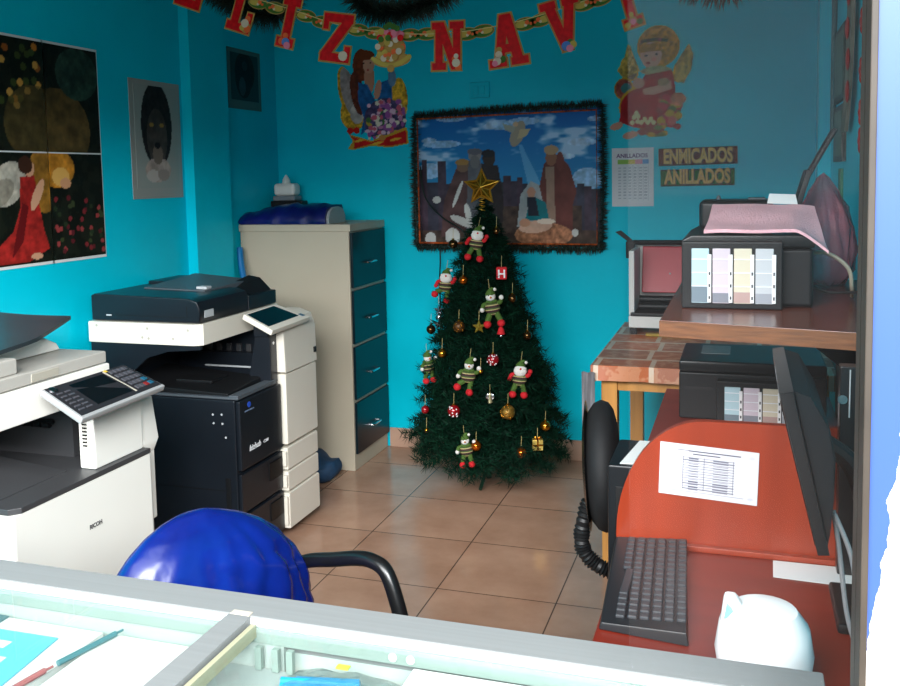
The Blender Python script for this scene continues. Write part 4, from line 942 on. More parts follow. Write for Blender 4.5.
b = B(); tube(b, [(0, 0, 0.058), (0, 0, 0.1)], 0.0012, 5); tube(b, [(0, 0, 0.01), (0, 0, -0.02)], 0.0012, 5); obj('hanging_loop', b, M_STRING, t)
p = hang(501, 331); t = thing('bell_drop', 'small red bell drop under the upper snowman', 'ornament', p, 0, world=False)
b = B(); lathe(b, [(0.020, -0.014), (0.016, 0.0), (0.012, 0.014), (0.004, 0.022), (0, 0.023)], (0, 0, 0), 14); obj('bell', b, M_RED, t); b = B(); ell(b, (0, 0, -0.024), 0.008); obj('clapper', b, M_SILV, t); b = B(); tube(b, [(0, 0, 0.022), (0, 0, 0.06)], 0.0012, 5); tube(b, [(0, 0, -0.02), (0, 0, 0)], 0.0012, 5); obj('hanging_loop', b, M_STRING, t)
p = hang(490, 397); t = thing('angel_drop', 'slim silver drop ornament in the middle of the tree below the red dotted ball', 'ornament', p, 0, world=False)
b = B(); lathe(b, [(0.0, -0.034), (0.012, -0.026), (0.007, -0.004), (0.009, 0.008), (0.004, 0.02), (0, 0.022)], (0, 0, 0), 10); obj('body', b, mat('gold_silver', (180, 170, 130), 0.3, 0.6), t); b = B(); ell(b, (-0.011, 0, 0.002), (0.010, 0.003, 0.014)); ell(b, (0.011, 0, 0.002), (0.010, 0.003, 0.014)); obj('wings', b, M_SILV, t); b = B(); tube(b, [(0, 0, 0.02), (0, 0, 0.06)], 0.0012, 5); obj('hanging_loop', b, M_STRING, t)
p = hang(538.5, 443)+Vector((0, -0.02, 0)); t = thing('gift_ornament', 'shiny gold gift box ornament low on the right of the tree', 'ornament', p, 0.28, world=False)
b = B(); box(b, -0.025, 0.025, -0.02, 0.02, -0.026, 0.024, 0.003); obj('gift_box', b, mat('gold_paper', (214, 186, 96), 0.32, 0.55), t); b = B(); box(b, -0.0255, 0.0255, -0.0206, 0.0206, -0.004, 0.003); box(b, -0.004, 0.004, -0.0208, 0.0208, -0.0262, 0.0245); obj('ribbon', b, M_GOLD, t)
b = B(); ell(b, (-0.009, 0, 0.032), (0.010, 0.005, 0.007), rot=(0, 0.5, 0)); ell(b, (0.009, 0, 0.032), (0.010, 0.005, 0.007), rot=(0, -0.5, 0)); obj('bow', b, M_GOLD, t); b = B(); tube(b, [(0, 0, 0.03), (0, 0, 0.08)], 0.0012, 5); obj('hanging_loop', b, M_STRING, t)
# light string wire from poster corner to tree
b = B(); tube(b, smooth_path([(-1.725, YB-0.03, 1.62), (-1.70, YB-0.03, 1.45), (-1.60, YB-0.05, 1.34), (-1.46, YB-0.12, 1.27), (-1.36, 4.48, 1.22)], 6), 0.004, 6)
tube(b, smooth_path([(-1.618, YB-0.03, 1.16), (-1.615, YB-0.04, 1.08), (-1.60, YB-0.1, 1.0), (-1.56, 4.62, 0.93), (-1.50, 4.45, 0.87)], 6), 0.004, 6)
single('light_string', b, mat('dark_green_wire', (14, 40, 34), 0.5), 'thin dark light-string wire between poster corner and tree', 'wire', (-1.5, 4.45, 0.87))

# ================================================================== GARLANDS UNDER THE CEILING
GY = 3.2
def at(px, py, Y):
    d = _f+(px-450)/FPX*_r-(py-254.2)/FPX*_u
    return _C+d*(Y/d.y)
M_LRED = mat('red_glitter_card', (196, 12, 20), 0.4, noise=(60, 0.35), spec=0.1); M_LGOLD = mat('gold_card_edge', (156, 120, 60), 0.4, spec=0.1); M_LGRN = mat('green_print', (54, 92, 34), 0.5, spec=0.1); M_LYEL = mat('yellow_print', (170, 146, 66), 0.5, spec=0.1); M_LORG = mat('orange_print', (206, 90, 44), 0.5, spec=0.1); M_LWH = mat('cream_print', (190, 172, 150), 0.5, spec=0.1); M_LBLU = mat('blue_print', (70, 110, 170), 0.5, spec=0.1); M_LPNK = mat('pink_print', (200, 110, 130), 0.5, spec=0.1)
LM = [M_LRED, M_LGOLD, M_LGRN, M_LYEL, M_LORG, M_LWH, M_LBLU, M_LPNK]
lg = thing('letter_garland', 'festive letter garland strung across the room spelling FELIZ NAVIDAD in red letters', 'garland', (-1.2, GY, 2.05))
cord_px = [(120, -40), (160, -28), (200, -14), (245, -4), (290, 9), (340, 25), (392, 33), (448, 33), (507, 24), (563, 8), (625, -14), (690, -38)]
cord = smooth_path([at(x, y, GY) for x, y in cord_px], 5)
b = B(); tube(b, [(XL+0.005, GY, cord[0].z+0.10)]+cord+[(XR-0.005, GY, cord[-1].z+0.12)], 0.0018, 5); obj('cord', b, M_STRING, lg)
GL = {  # strokes of slab letters in a unit box: lists of polygons
 'L': [[(.22, 0), (.48, 0), (.48, 1), (.22, 1)], [(.1, .84), (.6, .84), (.6, 1), (.1, 1)], [(.1, 0), (.92, 0), (.92, .17), (.1, .17)], [(.74, .1), (.92, .1), (.92, .42), (.74, .42)]],
 'E': [[(.18, 0), (.44, 0), (.44, 1), (.18, 1)], [(.08, .83), (.9, .83), (.9, 1), (.08, 1)], [(.08, 0), (.92, 0), (.92, .17), (.08, .17)], [(.4, .42), (.72, .42), (.72, .58), (.4, .58)], [(.74, .1), (.92, .1), (.92, .36), (.74, .36)]],
 'F': [[(.2, 0), (.46, 0), (.46, 1), (.2, 1)], [(.08, .83), (.92, .83), (.92, 1), (.08, 1)], [(.08, 0), (.6, 0), (.6, .15), (.08, .15)], [(.4, .42), (.72, .42), (.72, .58), (.4, .58)]],
 'I': [[(.36, 0), (.64, 0), (.64, 1), (.36, 1)], [(.2, .82), (.8, .82), (.8, 1), (.2, 1)], [(.2, 0), (.8, 0), (.8, .18), (.2, .18)]],
 'Z': [[(.06, .82), (.94, .82), (.94, 1), (.06, 1)], [(.06, 0), (.94, 0), (.94, .18), (.06, .18)], [(.62, .84), (.94, .84), (.38, .16), (.06, .16)], [(.06, .66), (.22, .66), (.22, 1), (.06, 1)], [(.78, 0), (.94, 0), (.94, .34), (.78, .34)]],
 'N': [[(.12, 0), (.34, 0), (.34, 1), (.12, 1)], [(.66, 0), (.88, 0), (.88, 1), (.66, 1)], [(.12, 1), (.38, 1), (.88, 0), (.62, 0)], [(.02, 0), (.44, 0), (.44, .15), (.02, .15)], [(.56, .85), (.98, .85), (.98, 1), (.56, 1)], [(.02, .85), (.3, .85), (.3, 1), (.02, 1)]],
 'A': [[(.12, 0), (.36, 0), (.60, 1), (.36, 1)], [(.64, 0), (.90, 0), (.66, 1), (.40, 1)], [(.26, .26), (.74, .26), (.74, .42), (.26, .42)], [(.0, 0), (.44, 0), (.44, .15), (.0, .15)], [(.56, 0), (1, 0), (1, .15), (.56, .15)]],
 'V': [[(.38, 0), (.62, 0), (.34, 1), (.08, 1)], [(.38, 0), (.62, 0), (.92, 1), (.66, 1)], [(.0, .85), (.42, .85), (.42, 1), (.0, 1)], [(.58, .85), (1, .85), (1, 1), (.58, 1)]],
}
def grow(poly, d):
    cx = sum(p[0] for p in poly)/len(poly); cy = sum(p[1] for p in poly)/len(poly); n = len(poly)
    area_ = sum(poly[i][0]*poly[(i+1) % n][1]-poly[(i+1) % n][0]*poly[i][1] for i in range(n)); sg = 1 if area_ > 0 else -1
    out = []
    for i in range(n):
        p0, p1, p2 = Vector(poly[i-1]), Vector(poly[i]), Vector(poly[(i+1) % n])
        n1 = Vector(((p1-p0).y, -(p1-p0).x)).normalized()*sg; n2 = Vector(((p2-p1).y, -(p2-p1).x)).normalized()*sg
        m_ = (n1+n2)
        m_ = m_.normalized()*min(2.0, 1/max(0.35, math.cos(n1.angle(n2)/2))) if m_.length > 1e-4 else n1
        out.append((p1.x+m_.x*d, p1.y+m_.y*d))
    return out
def letter(chx, px, py, w_px, h_px, rot, deco):
    c = at(px, py, GY); sc = (at(px, py+10, GY)-at(px, py-10, GY)).length/20
    w_, h_ = w_px*sc, h_px*sc; cr, sr = math.cos(rot), math.sin(rot)
    def tr(p, k=0): x, y = (p[0]-0.5)*w_, (p[1]-0.5)*h_; return (c.x+x*cr-y*sr, c.z+x*sr+y*cr)
    b = B()
    for k, pl in enumerate(GL[chx]):
        q = [tr(p) for p in pl]
        prism(b, q, 'Y', GY-0.004-0.00015*k, GY-0.001, mi=0); prism(b, grow(q, 0.0062), 'Y', GY-0.0015-0.0001*k, GY+0.001, mi=1)
    for (u, v, r, mi) in deco:
        x, z = tr((u, v)); disc(b, (x, GY-0.0045, z), r*sc*0.62, 12, 'Y', mi, 0.0012+0.0003*mi)
    o = obj('letter_panel', b, LM, lg, 0); return o
DK = [[(.8, .12, 9, 1), (.74, .2, 7, 5), (.86, .1, 6, 4), (.8, .3, 5, 4), (.68, .1, 5, 3)], [(.4, .1, 6, 4), (.55, .1, 7, 6), (.62, .04, 6, 7), (.5, .22, 5, 4)], [(.76, .14, 8, 5), (.76, .14, 6, 4), (.74, .1, 3, 2)],
      [(.76, .14, 7, 5), (.7, .22, 4, 4), (.82, .06, 6, 4), (.76, .28, 4, 5)], [(.2, .12, 7, 5), (.26, .24, 6, 5), (.28, .33, 5, 1), (.34, .14, 6, 2), (.14, .08, 5, 7)], [(.48, .08, 8, 6), (.56, .02, 6, 7), (.66, .08, 6, 3), (.6, .14, 5, 2)], [(.5, .12, 7, 1), (.5, .1, 5, 7), (.5, .25, 4, 3), (.3, .06, 5, 3), (.7, .06, 5, 2)]]
letter('E', 193, -17, 36, 50, -0.36, [(.3, .2, 5, 4)])
letter('L', 243, 7, 33, 50, -0.34, DK[0]); letter('I', 289, 22, 32, 51, -0.27, DK[1]); letter('Z', 337, 38, 37, 48, -0.17, DK[2])
letter('N', 448, 46, 35, 48, -0.02, DK[3]); letter('A', 507, 40, 41, 52, 0.10, DK[4]); letter('V', 563, 25, 40, 52, 0.20, DK[5]); letter('I', 628, 3, 32, 50, 0.28, DK[6])
def oval(px, py, rot, a=12.0, c=6.6, fl=1):
    p = at(px, py, GY+0.006); sc = 0.0036; b = B()
    for (aa, cc, mi, y0) in ((a, c, 1, 0.0), (a-0.9, c-0.9, 2, -0.0008), (a*0.55, c*0.5, 3, -0.0014)):
        pts = []
        for k in range(24):
            an = 2*PI*k/24; x, z = aa*sc*math.cos(an), cc*sc*math.sin(an)
            if mi == 3: x += fl*a*0.3*sc
            pts.append((p.x+x*math.cos(rot)-z*math.sin(rot), p.z+x*math.sin(rot)+z*math.cos(rot)))
        prism(b, pts, 'Y', GY+0.0055+y0*2, GY+0.0075, mi=mi)
    for (dx, dz, r, mi) in ((-0.2, 0.15, 0.34, 4), (-0.5, -0.1, 0.22, 4), (-0.05, -0.2, 0.22, 5)):
        x, z = dx*a*sc*fl, dz*c*sc; disc(b, (p.x+x*math.cos(rot)-z*math.sin(rot), GY+0.0035, p.z+x*math.sin(rot)+z*math.cos(rot)), r*c*sc, 10, 'Y', mi)
    obj('link_oval', b, LM, lg, 0)
for q in ((216, -7, -0.25, 1), (258, 3, -0.25, -1), (275, 8, -0.22, 1), (306, 16, -0.2, -1), (322, 22, -0.12, 1), (358, 30, -0.1, -1), (375, 33, -0.05, 1), (410, 35, 0.0, -1), (427, 34, 0.0, 1), (467, 34, 0.04, -1), (483, 31, 0.10, 1), (525, 24, 0.12, -1), (541, 20, 0.2, 1), (585, 4, 0.24, -1), (601, -1, 0.28, 1), (646, -14, 0.3, -1)): oval(q[0], q[1], q[2], fl=q[3])
# bell bouquet cutout in the middle
b = B(); c = at(391, 47, GY-0.008); sc = 0.0036
rg = random.Random(8)
DN = [0]
def dsk(dx, dy, r, mi, lay):
    DN[0] += 1; disc(b, (c.x+dx*sc, GY-0.008-lay*0.0008-DN[0]*0.00009, c.z+dy*sc), r*sc, 14, 'Y', mi)
ell(b, (c.x, GY-0.007, c.z-2*sc), (16*sc, 0.0016, 15*sc), 24, 10, mi=1); ell(b, (c.x, GY-0.0072, c.z-13*sc), (21*sc, 0.0016, 8*sc), 24, 10, mi=1); ell(b, (c.x, GY-0.0072, c.z+12*sc), (15*sc, 0.0016, 6*sc), 20, 8, mi=7)
for k in range(18): dsk(-20+k*40/17, -11-8*math.sin(PI*k/17), 2.4, 3, 2)
for k in range(26): dsk(rg.uniform(-15, 15), rg.uniform(-13, 8), rg.uniform(2, 3.6), rg.choice([1, 3, 4, 4, 5]), 2)
for k in range(12): dsk(rg.uniform(-15, 15), rg.uniform(8, 16), 3.4, rg.choice([7, 0, 4, 3]), 3)
for dx, dy in ((-4, 20), (0, 22), (4, 20), (8, 18), (-2, 9), (-10, 8)): dsk(dx, dy, 3.2, 2, 4)
dsk(0, -22, 4, 1, 2)
o = obj('bell_cutout', b, LM, lg, 0); o['label'] = 'flower-topped gold bell cutout'

def swag(label, pts, cnt, rad, seed):
    path = smooth_path([at(x, y, GY+0.22) for x, y in pts], 6); a, z_ = path[0], path[-1]
    path = [Vector((a.x-0.03, a.y, ZC-0.003))]+path+[Vector((z_.x+0.03, z_.y, ZC-0.003))]
    b = B(); rs_ = random.Random(seed); needles(b, path, 0.003, cnt, rad, 0.006, rs_, 0.4); tube(b, path, 0.006, 6)
    o = single('tinsel_garland', b, M_TINSEL, label, 'tinsel', tuple(path[len(path)//2]), 'green tinsel swags on the ceiling', 0)
swag('dark green tinsel swag behind the letters L and I, left end of the ceiling row', [(165, -45), (205, -14), (255, 12), (278, 14), (292, -10), (295, -45)], 6400, 0.080, 1)
swag('dark green tinsel swag hanging behind the letter Z and the bell cutout', [(350, -45), (354, -12), (366, 8), (390, 12), (420, 6), (450, -10), (468, -45)], 6800, 0.080, 2)
swag('short dark green tinsel swag at the top right, above the cherub', [(655, -45), (675, -18), (715, -6), (750, -16), (775, -45)], 3800, 0.07, 3)

# ================================================================== RIGHT WALL: FRAMES, CONDUIT, STOCKING STRIP
b = B(); tube(b, [(XR-0.012, 3.80, ZC), (XR-0.012, 3.80, 1.70)], 0.010, 8)
single('conduit', b, mat('painted_conduit', (60, 110, 116), 0.45), 'thin grey vertical conduit on the right wall', 'conduit', (XR-0.012, 3.80, 1.70))
M_GG = mat('grey_green_print', (104, 120, 104), 0.4, noise=(8, 0.4))
for (ya, yb, za, zb, lab) in ((3.40, 3.74, 1.80, 2.06, 'grey-green picture seen edge-on, upper of two on the right wall'), (3.42, 3.74, 1.585, 1.785, 'grey-green picture seen edge-on, lower of two on the right wall')):
    t = thing('edge_picture', lab, 'picture', (XR-0.01, (ya+yb)/2, za)); b = B(); box(b, XR-0.014, XR, ya, yb, za, zb, 0.002); fr_ = obj('frame', b, mat('dark_frame', (40, 52, 50), 0.4), t); b = B(); box(b, XR-0.0155, XR-0.013, ya+0.02, yb-0.02, za+0.02, zb-0.02); obj('print', b, M_GG, fr_)
b = B(); box(b, XR-0.010, XR, 3.50, 3.58, 1.40, 1.56, 0.002); single('green_tag', b, mat('green_card', (30, 120, 90), 0.5), 'small green card on the right wall below the edge-on pictures', 'card', (XR-0.005, 3.54, 1.40))
t = thing('stocking_strip', 'long grey and red Christmas strip hanging on the right wall', 'decoration', (XR-0.02, 3.15, 1.66))
b = B()
path = smooth_path([(XR-0.015, 3.12, 2.45), (XR-0.018, 3.14, 2.2), (XR-0.018, 3.17, 1.95), (XR-0.02, 3.21, 1.78), (XR-0.02, 3.29, 1.68)], 6)
for i in range(len(path)-1):
    a, c = path[i], path[i+1]; w_ = 0.065
    hexa(b, [a+Vector((-0.006, -w_, 0)), a+Vector((0.006, -w_, 0)), a+Vector((0.006, w_, 0)), a+Vector((-0.006, w_, 0)), c+Vector((-0.006, -w_, 0)), c+Vector((0.006, -w_, 0)), c+Vector((0.006, w_, 0)), c+Vector((-0.006, w_, 0))])
obj('strip', b, mat('grey_ribbon', (130, 126, 112), 0.6, noise=(10, 0.4)), t)
b = B()
for k in range(7): ell(b, (XR-0.028, 3.14+0.02*math.sin(k*2), 2.4-k*0.10), (0.006, 0.035, 0.035), 10, 8)
obj('red_flowers', b, mat('red_paper', (196, 50, 46), 0.6), t)
t = thing('red_paper_flower_string', 'string of red paper flowers nearest the blue jamb on the right wall', 'decoration', (XR-0.02, 2.86, 1.62))
b = B(); tube(b, [(XR-0.012, 2.86, 2.4), (XR-0.012, 2.88, 1.62)], 0.002, 5); obj('string', b, M_STRING, t)
for k, zz in enumerate((2.28, 2.12, 1.98, 1.84, 1.72, 1.64)):
    b = B()
    for q in range(5): ell(b, (XR-0.014, 2.875+0.022*math.cos(q*1.257), zz+0.022*math.sin(q*1.257)), (0.008, 0.018, 0.018), 8, 6)
    obj('flower', b, mat('red_paper', (196, 50, 46), 0.6), t)

# ================================================================== TABLE BY THE BACK WALL, BINDING MACHINE
M_PINE = mat('orange_pine', (206, 146, 76), 0.4, noise=(4, 0.22), stretch=(6, 6, 0.6))
def cloth_mat():
    m = bpy.data.materials.new('patchwork_tablecloth'); m.use_nodes = True; nt = m.node_tree; p = nt.nodes['Principled BSDF']
    tc = nt.nodes.new('ShaderNodeTexCoord'); br = nt.nodes.new('ShaderNodeTexBrick'); br.offset = 0.12; br.inputs['Scale'].default_value = 1
    br.inputs['Brick Width'].default_value = 0.21; br.inputs['Row Height'].default_value = 0.19; br.inputs['Mortar Size'].default_value = 0.010; br.inputs['Bias'].default_value = 0
    br.inputs['Color1'].default_value = (*lin((206, 104, 52)), 1); br.inputs['Color2'].default_value = (*lin((158, 92, 60)), 1); br.inputs['Mortar'].default_value = (*lin((214, 190, 168)), 1)
    nt.links.new(tc.outputs['Object'], br.inputs['Vector'])
    n = nt.nodes.new('ShaderNodeTexNoise'); n.inputs['Scale'].default_value = 22; nt.links.new(tc.outputs['Object'], n.inputs['Vector'])
    mx = nt.nodes.new('ShaderNodeMix'); mx.data_type = 'RGBA'; rp = nt.nodes.new('ShaderNodeValToRGB'); rp.color_ramp.elements[0].position = 0.5; rp.color_ramp.elements[1].position = 0.56; nt.links.new(n.outputs['Fac'], rp.inputs[0])
    rm = nt.nodes.new('ShaderNodeMath'); rm.operation = 'MULTIPLY'; rm.inputs[1].default_value = 0.3; nt.links.new(rp.outputs[0], rm.inputs[0])
    nt.links.new(rm.outputs[0], mx.inputs['Factor']); nt.links.new(br.outputs['Color'], mx.inputs['A']); mx.inputs['B'].default_value = (*lin((222, 178, 140)), 1)
    nt.links.new(mx.outputs['Result'], p.inputs['Base Color']); p.inputs['Roughness'].default_value = 0.35; p.inputs['Specular IOR Level'].default_value = 0.3
    return m
TZ = 0.82
tb = thing('work_table', 'orange pine table by the back wall', 'table', (-0.12, 3.98, 0))
b = B(); box(b, -0.545, 0.31, 3.47, 4.50, TZ-0.025, TZ, 0.003); obj('tabletop', b, M_PINE, tb)
for (xa, xb, ya, yb) in ((-0.50, 0.28, 3.50, 3.522), (-0.50, 0.28, 4.455, 4.477), (-0.52, -0.498, 3.52, 4.455), (0.26, 0.282, 3.52, 4.455)):
    b = B(); box(b, xa, xb, ya, yb, TZ-0.10, TZ-0.026, 0.002); obj('apron', b, M_PINE, tb)
for (lx, ly) in ((-0.525, 3.49), (-0.525, 4.43), (0.235, 3.49), (0.235, 4.43)):
    b = B(); box(b, lx, lx+0.062, ly, ly+0.062, 0, TZ-0.026, 0.004); obj('leg', b, M_PINE, tb)
b = B(); x0, x1, y0, y1 = -0.56, 0.322, 3.455, 4.515
box(b, x0, x1, y0, y1, TZ+0.001, TZ+0.005, 0.001)
N = 40
def skirt(pa, pb, nrm, drop):
    pa, pb, nrm = Vector(pa), Vector(pb), Vector(nrm); rows = []
    for i in range(N+1):
        k = i/N; p = pa.lerp(pb, k); wv = 0.006*math.sin(k*23)+0.003*math.sin(k*51)
        rows.append([b.verts.new(p+nrm*(0.001+j/3*max(0, wv+0.006))-Vector((0, 0, drop*j/3))) for j in range(4)])
    for r1, r2 in zip(rows, rows[1:]):
        for j in range(3): b.faces.new((r1[j], r2[j], r2[j+1], r1[j+1]))
skirt((x0, y0, TZ+0.003), (x1, y0, TZ+0.003), (0, -1, 0), 0.055); skirt((x0, y1, TZ+0.003), (x0, y0, TZ+0.003), (-1, 0, 0), 0.10)
cl = single('tablecloth', b, cloth_mat(), 'glossy orange and white patchwork cloth on the pine table', 'tablecloth', (-0.12, 3.98, TZ), smooth=50)
b = B()
for i in range(13):
    pass
rows = []
for i in range(15):
    k = i/14; rows.append([b.verts.new((-0.592+j*0.0065, 3.44+0.010*math.sin(j*1.3+k*2)-0.004*k, TZ-0.02-k*0.30+0.006*j*k)) for j in range(9)])
for r1, r2 in zip(rows, rows[1:]):
    for j in range(8): b.faces.new((r1[j], r1[j+1], r2[j+1], r2[j]))
ex = bmesh.ops.extrude_face_region(b, geom=list(b.faces)); bmesh.ops.translate(b, verts=[v for v in ex['geom'] if isinstance(v, bmesh.types.BMVert)], vec=(0, -0.004, 0))
single('hanging_rag', b, mat('grey_rag', (130, 128, 132), 0.85, noise=(9, 0.3)), 'pale grey cloth hanging down at the left corner of the pine table', 'cloth', (-0.575, 3.44, TZ-0.32), smooth=60)
# binding machine with raised red panel
bz = TZ+0.006
bd_ = thing('binding_machine', 'white desktop machine with raised red panel and black rollers on the patchwork cloth', 'machine', (-0.35, 4.32, bz))
M_MWHT = mat('machine_white', (214, 214, 210), 0.4)
b = B(); box(b, -0.50, -0.19, 4.16, 4.46, bz+0.03, bz+0.085, 0.006); box(b, -0.50, -0.19, 4.42, 4.455, bz+0.085, bz+0.40, 0.006); box(b, -0.50, -0.475, 4.18, 4.44, bz+0.085, bz+0.38, 0.004)
obj('body', b, M_MWHT, bd_)
for (xx, yy) in ((-0.48, 4.18), (-0.21, 4.18), (-0.48, 4.43), (-0.21, 4.43)):
    b = B(); box(b, xx-0.015, xx+0.015, yy-0.012, yy+0.012, bz, bz+0.03); obj('foot', b, M_BLK2, bd_)
b = B(); hexa(b, [(-0.46, 4.34, bz+0.17), (-0.20, 4.34, bz+0.17), (-0.20, 4.36, bz+0.17), (-0.46, 4.36, bz+0.17), (-0.46, 4.395, bz+0.385), (-0.20, 4.395, bz+0.385), (-0.20, 4.415, bz+0.385), (-0.46, 4.415, bz+0.385)], 0.006); o = obj('red_panel', b, mat('red_machine_panel', (186, 36, 52), 0.4, noise=(6, 0.15)), bd_)
b = B()
for k in range(3): disc(b, (-0.40+k*0.07, 4.352+0.006, bz+0.22+0.04*(k % 2)), 0.004)
obj('rivets', b, mat('pale_grey', (180, 184, 186), 0.4), o)
for zz, yy in ((bz+0.145, 4.30), (bz+0.115, 4.27)):
    b = B(); lathe(b, [(0.018, -0.135), (0.018, 0.135)], (-0.33, yy, zz), 16, rot=(0, PI/2, 0)); obj('roller', b, M_BLK2, bd_)
b = B(); box(b, -0.23, -0.20, 4.24, 4.27, bz+0.11, bz+0.16, 0.003); obj('brass_block', b, mat('brass', (190, 150, 70), 0.35, 0.7), bd_)
b = B(); box(b, -0.49, -0.19, 4.15, 4.42, bz+0.085, bz+0.10, 0.003); obj('black_bed', b, M_BLK2, bd_)
b = B(); tube(b, [(-0.50, 4.37, bz+0.405), (-0.17, 4.37, bz+0.405)], 0.012, 8); hexa(b, [(-0.505, 4.36, bz+0.395), (-0.48, 4.36, bz+0.395), (-0.48, 4.38, bz+0.395), (-0.505, 4.38, bz+0.395), (-0.585, 4.36, bz+0.455), (-0.56, 4.36, bz+0.462), (-0.56, 4.38, bz+0.462), (-0.585, 4.38, bz+0.455)]); box(b, -0.535, -0.495, 4.355, 4.385, bz+0.33, bz+0.41, 0.004); o = obj('lever', b, M_BLK2, bd_); o['label'] = 'black pull lever'
b = B(); box(b, -0.42, -0.22, 4.12, 4.155, bz, bz+0.012, 0.002); single('yellow_card_strip', b, mat('mustard_card', (160, 130, 40), 0.6), 'mustard strip lying before the binding machine on the cloth', 'strip', (-0.32, 4.14, bz))
b = B()
ell(b, (-0.33, 4.62, 0.10), (0.13, 0.12, 0.10), 20, 12)
for v in b.verts: v.co += Vector((0.012*math.sin(v.co.z*70+v.co.y*50), 0.012*math.sin(v.co.x*60), 0.01*math.sin(v.co.x*45+1))); v.co.z = max(0.002, v.co.z)
single('clear_plastic_bag', b, mat('milky_plastic', (120, 170, 176), 0.2, noise=(14, 0.3)), 'crumpled pale plastic bag on the floor under the pine table', 'bag', (-0.33, 4.62, 0))

# ================================================================== COMPUTER DESK (near) AND PRINTER STAND BEHIND IT
M_MAHOG = mat('orange_mahogany_laminate', (148, 52, 26), 0.3, noise=(3, 0.20), stretch=(7, 1, 0.5))
M_MAHO2 = mat('mahogany_laminate', (126, 40, 26), 0.32, noise=(3, 0.22), stretch=(1, 6, 1))
DZ = 0.745
dk = thing('computer_desk', 'red-orange laminate computer desk with a curved side panel', 'desk', (0.03, 1.6, 0))
b = B(); box(b, -0.248, 0.325, 1.20, 1.972, DZ-0.022, DZ, 0.003); obj('desktop', b, M_MAHO2, dk)
pp = [(0.325, DZ-0.72), (0.325, 1.030)]
for k in range(0, 15):
    an = PI/2+k*(PI/2)/14; pp.append((-0.075+0.19*math.cos(an), 0.765+0.262*math.sin(an)))
pp += [(-0.265, 0.02)]
b = B(); prism(b, pp, 'Y', 1.973, 1.995, 0.002); pnl = obj('side_panel', b, M_MAHOG, dk); pnl['label'] = 'upright panel with a rounded top corner'
b = B(); box(b, -0.263, 0.325, 1.955, 1.972, DZ, DZ+0.013, 0.003); obj('edge_moulding', b, M_MAHOG, dk)
b = B(); box(b, 0.30, 0.325, 1.20, 1.972, 0, DZ-0.022); obj('back_board', b, M_MAHO2, dk)
b = B(); box(b, -0.24, 0.30, 1.205, 1.225, 0, DZ-0.022); obj('front_panel', b, M_MAHO2, dk)
b = B(); box(b, 0.285, 0.33, 1.9955, 3.15, 0.74, 1.18, 0.003)
b.normal_update(); single('dark_back_board', b, mat('black_laminate', (24, 26, 28), 0.3, noise=(3, 0.2)), 'tall dark board on the right wall under the wooden shelf', 'board', (0.31, 2.5, 0.74))
b = B(); box(b, 0.182, 0.328, 1.915, 1.953, 0.7465, 1.17, 0.003); tag(single('dark_side_board', b, mat('black_laminate', (24, 26, 28), 0.3, noise=(3, 0.2)), 'dark board standing behind the black monitor on the desk', 'board', (0.25, 1.93, 0.7465)), None)
t = thing('printed_notice', 'white printed table notice taped on the red desk panel', 'sheet', (-0.07, 1.971, 0.85))
P = Paint(150, 92, (206, 206, 212), 1.7)
for k, (a, c) in enumerate(((0.18, 0.82), (0.34, 0.62))): P.p([(a, 0.90-k*0.06), (c, 0.895-k*0.06), (c, 0.875-k*0.06), (a, 0.88-k*0.06)], (76, 76, 90))
for r_ in range(13): P.p([(0.24, 0.765-r_*0.05), (0.76, 0.765-r_*0.05), (0.76, 0.752-r_*0.05), (0.24, 0.752-r_*0.05)], (120, 120, 132)); P.p([(0.30, 0.748-r_*0.05), (0.40, 0.748-r_*0.05), (0.40, 0.735-r_*0.05), (0.30, 0.735-r_*0.05)], (96, 96, 110)); P.p([(0.55, 0.748-r_*0.05), (0.70, 0.748-r_*0.05), (0.70, 0.735-r_*0.05), (0.55, 0.735-r_*0.05)], (112, 112, 126))
for c_ in (0.24, 0.455, 0.75): P.p([(c_, 0.77), (c_+0.008, 0.77), (c_+0.008, 0.14), (c_, 0.14)], (110, 110, 124))
P.e(0.93, 0.88, 0.03, 0.03, (196, 196, 210)); P.e(0.93, 0.10, 0.03, 0.025, (190, 190, 200)); P.p([(0.08, 0.1), (0.86, 0.1), (0.86, 0.09), (0.08, 0.09)], (140, 140, 152))
P.mesh('paper', (-0.173, 1.9705, 0.865), Vector((1, 0, -0.055)).normalized(), Vector((0.035, 0, 1)).normalized(), 0.203, 0.114, M_PRINT, t)
# keyboard
kb = thing('keyboard', 'black computer keyboard on the red desk with its keys towards the wall', 'keyboard', (-0.165, 1.77, DZ))
b = B(); hexa(b, [(-0.243, 1.565, DZ+0.001), (-0.085, 1.545, DZ+0.001), (-0.115, 1.968, DZ+0.001), (-0.268, 1.968, DZ+0.001), (-0.239, 1.568, DZ+0.014), (-0.089, 1.549, DZ+0.024), (-0.118, 1.965, DZ+0.024), (-0.264, 1.965, DZ+0.014)], 0.003); obj('body', b, mat('keyboard_black', (30, 31, 34), 0.4), kb)
M_KEY = mat('dark_grey_key', (52, 54, 58), 0.4); kme = None
for r_ in range(6):
    for c_ in range(16):
        y = 1.585+c_*0.0232; x = -0.236+r_*0.0215+0.020*(1-c_/15); 
        if r_ == 0 and 4 <= c_ <= 8: 
            if c_ != 4: continue
            b = B(); box(b, x, x+0.017, y, y+0.112, DZ+0.016, DZ+0.022, 0.002, 1); obj('key', b, M_KEY, kb, 0); continue
        if kme is None:
            b = B(); box(b, 0, 0.017, 0, 0.0185, 0, 0.007, 0.002, 1); o = obj('key', b, M_KEY, None, 0); kme = o.data; o.parent = kb; 
        else:
            o = bpy.data.objects.new('key', kme); COL.objects.link(o); o.parent = kb
        o.location = Vector((x, y, DZ+0.0155+0.0013*r_))-Vector(kb.location)
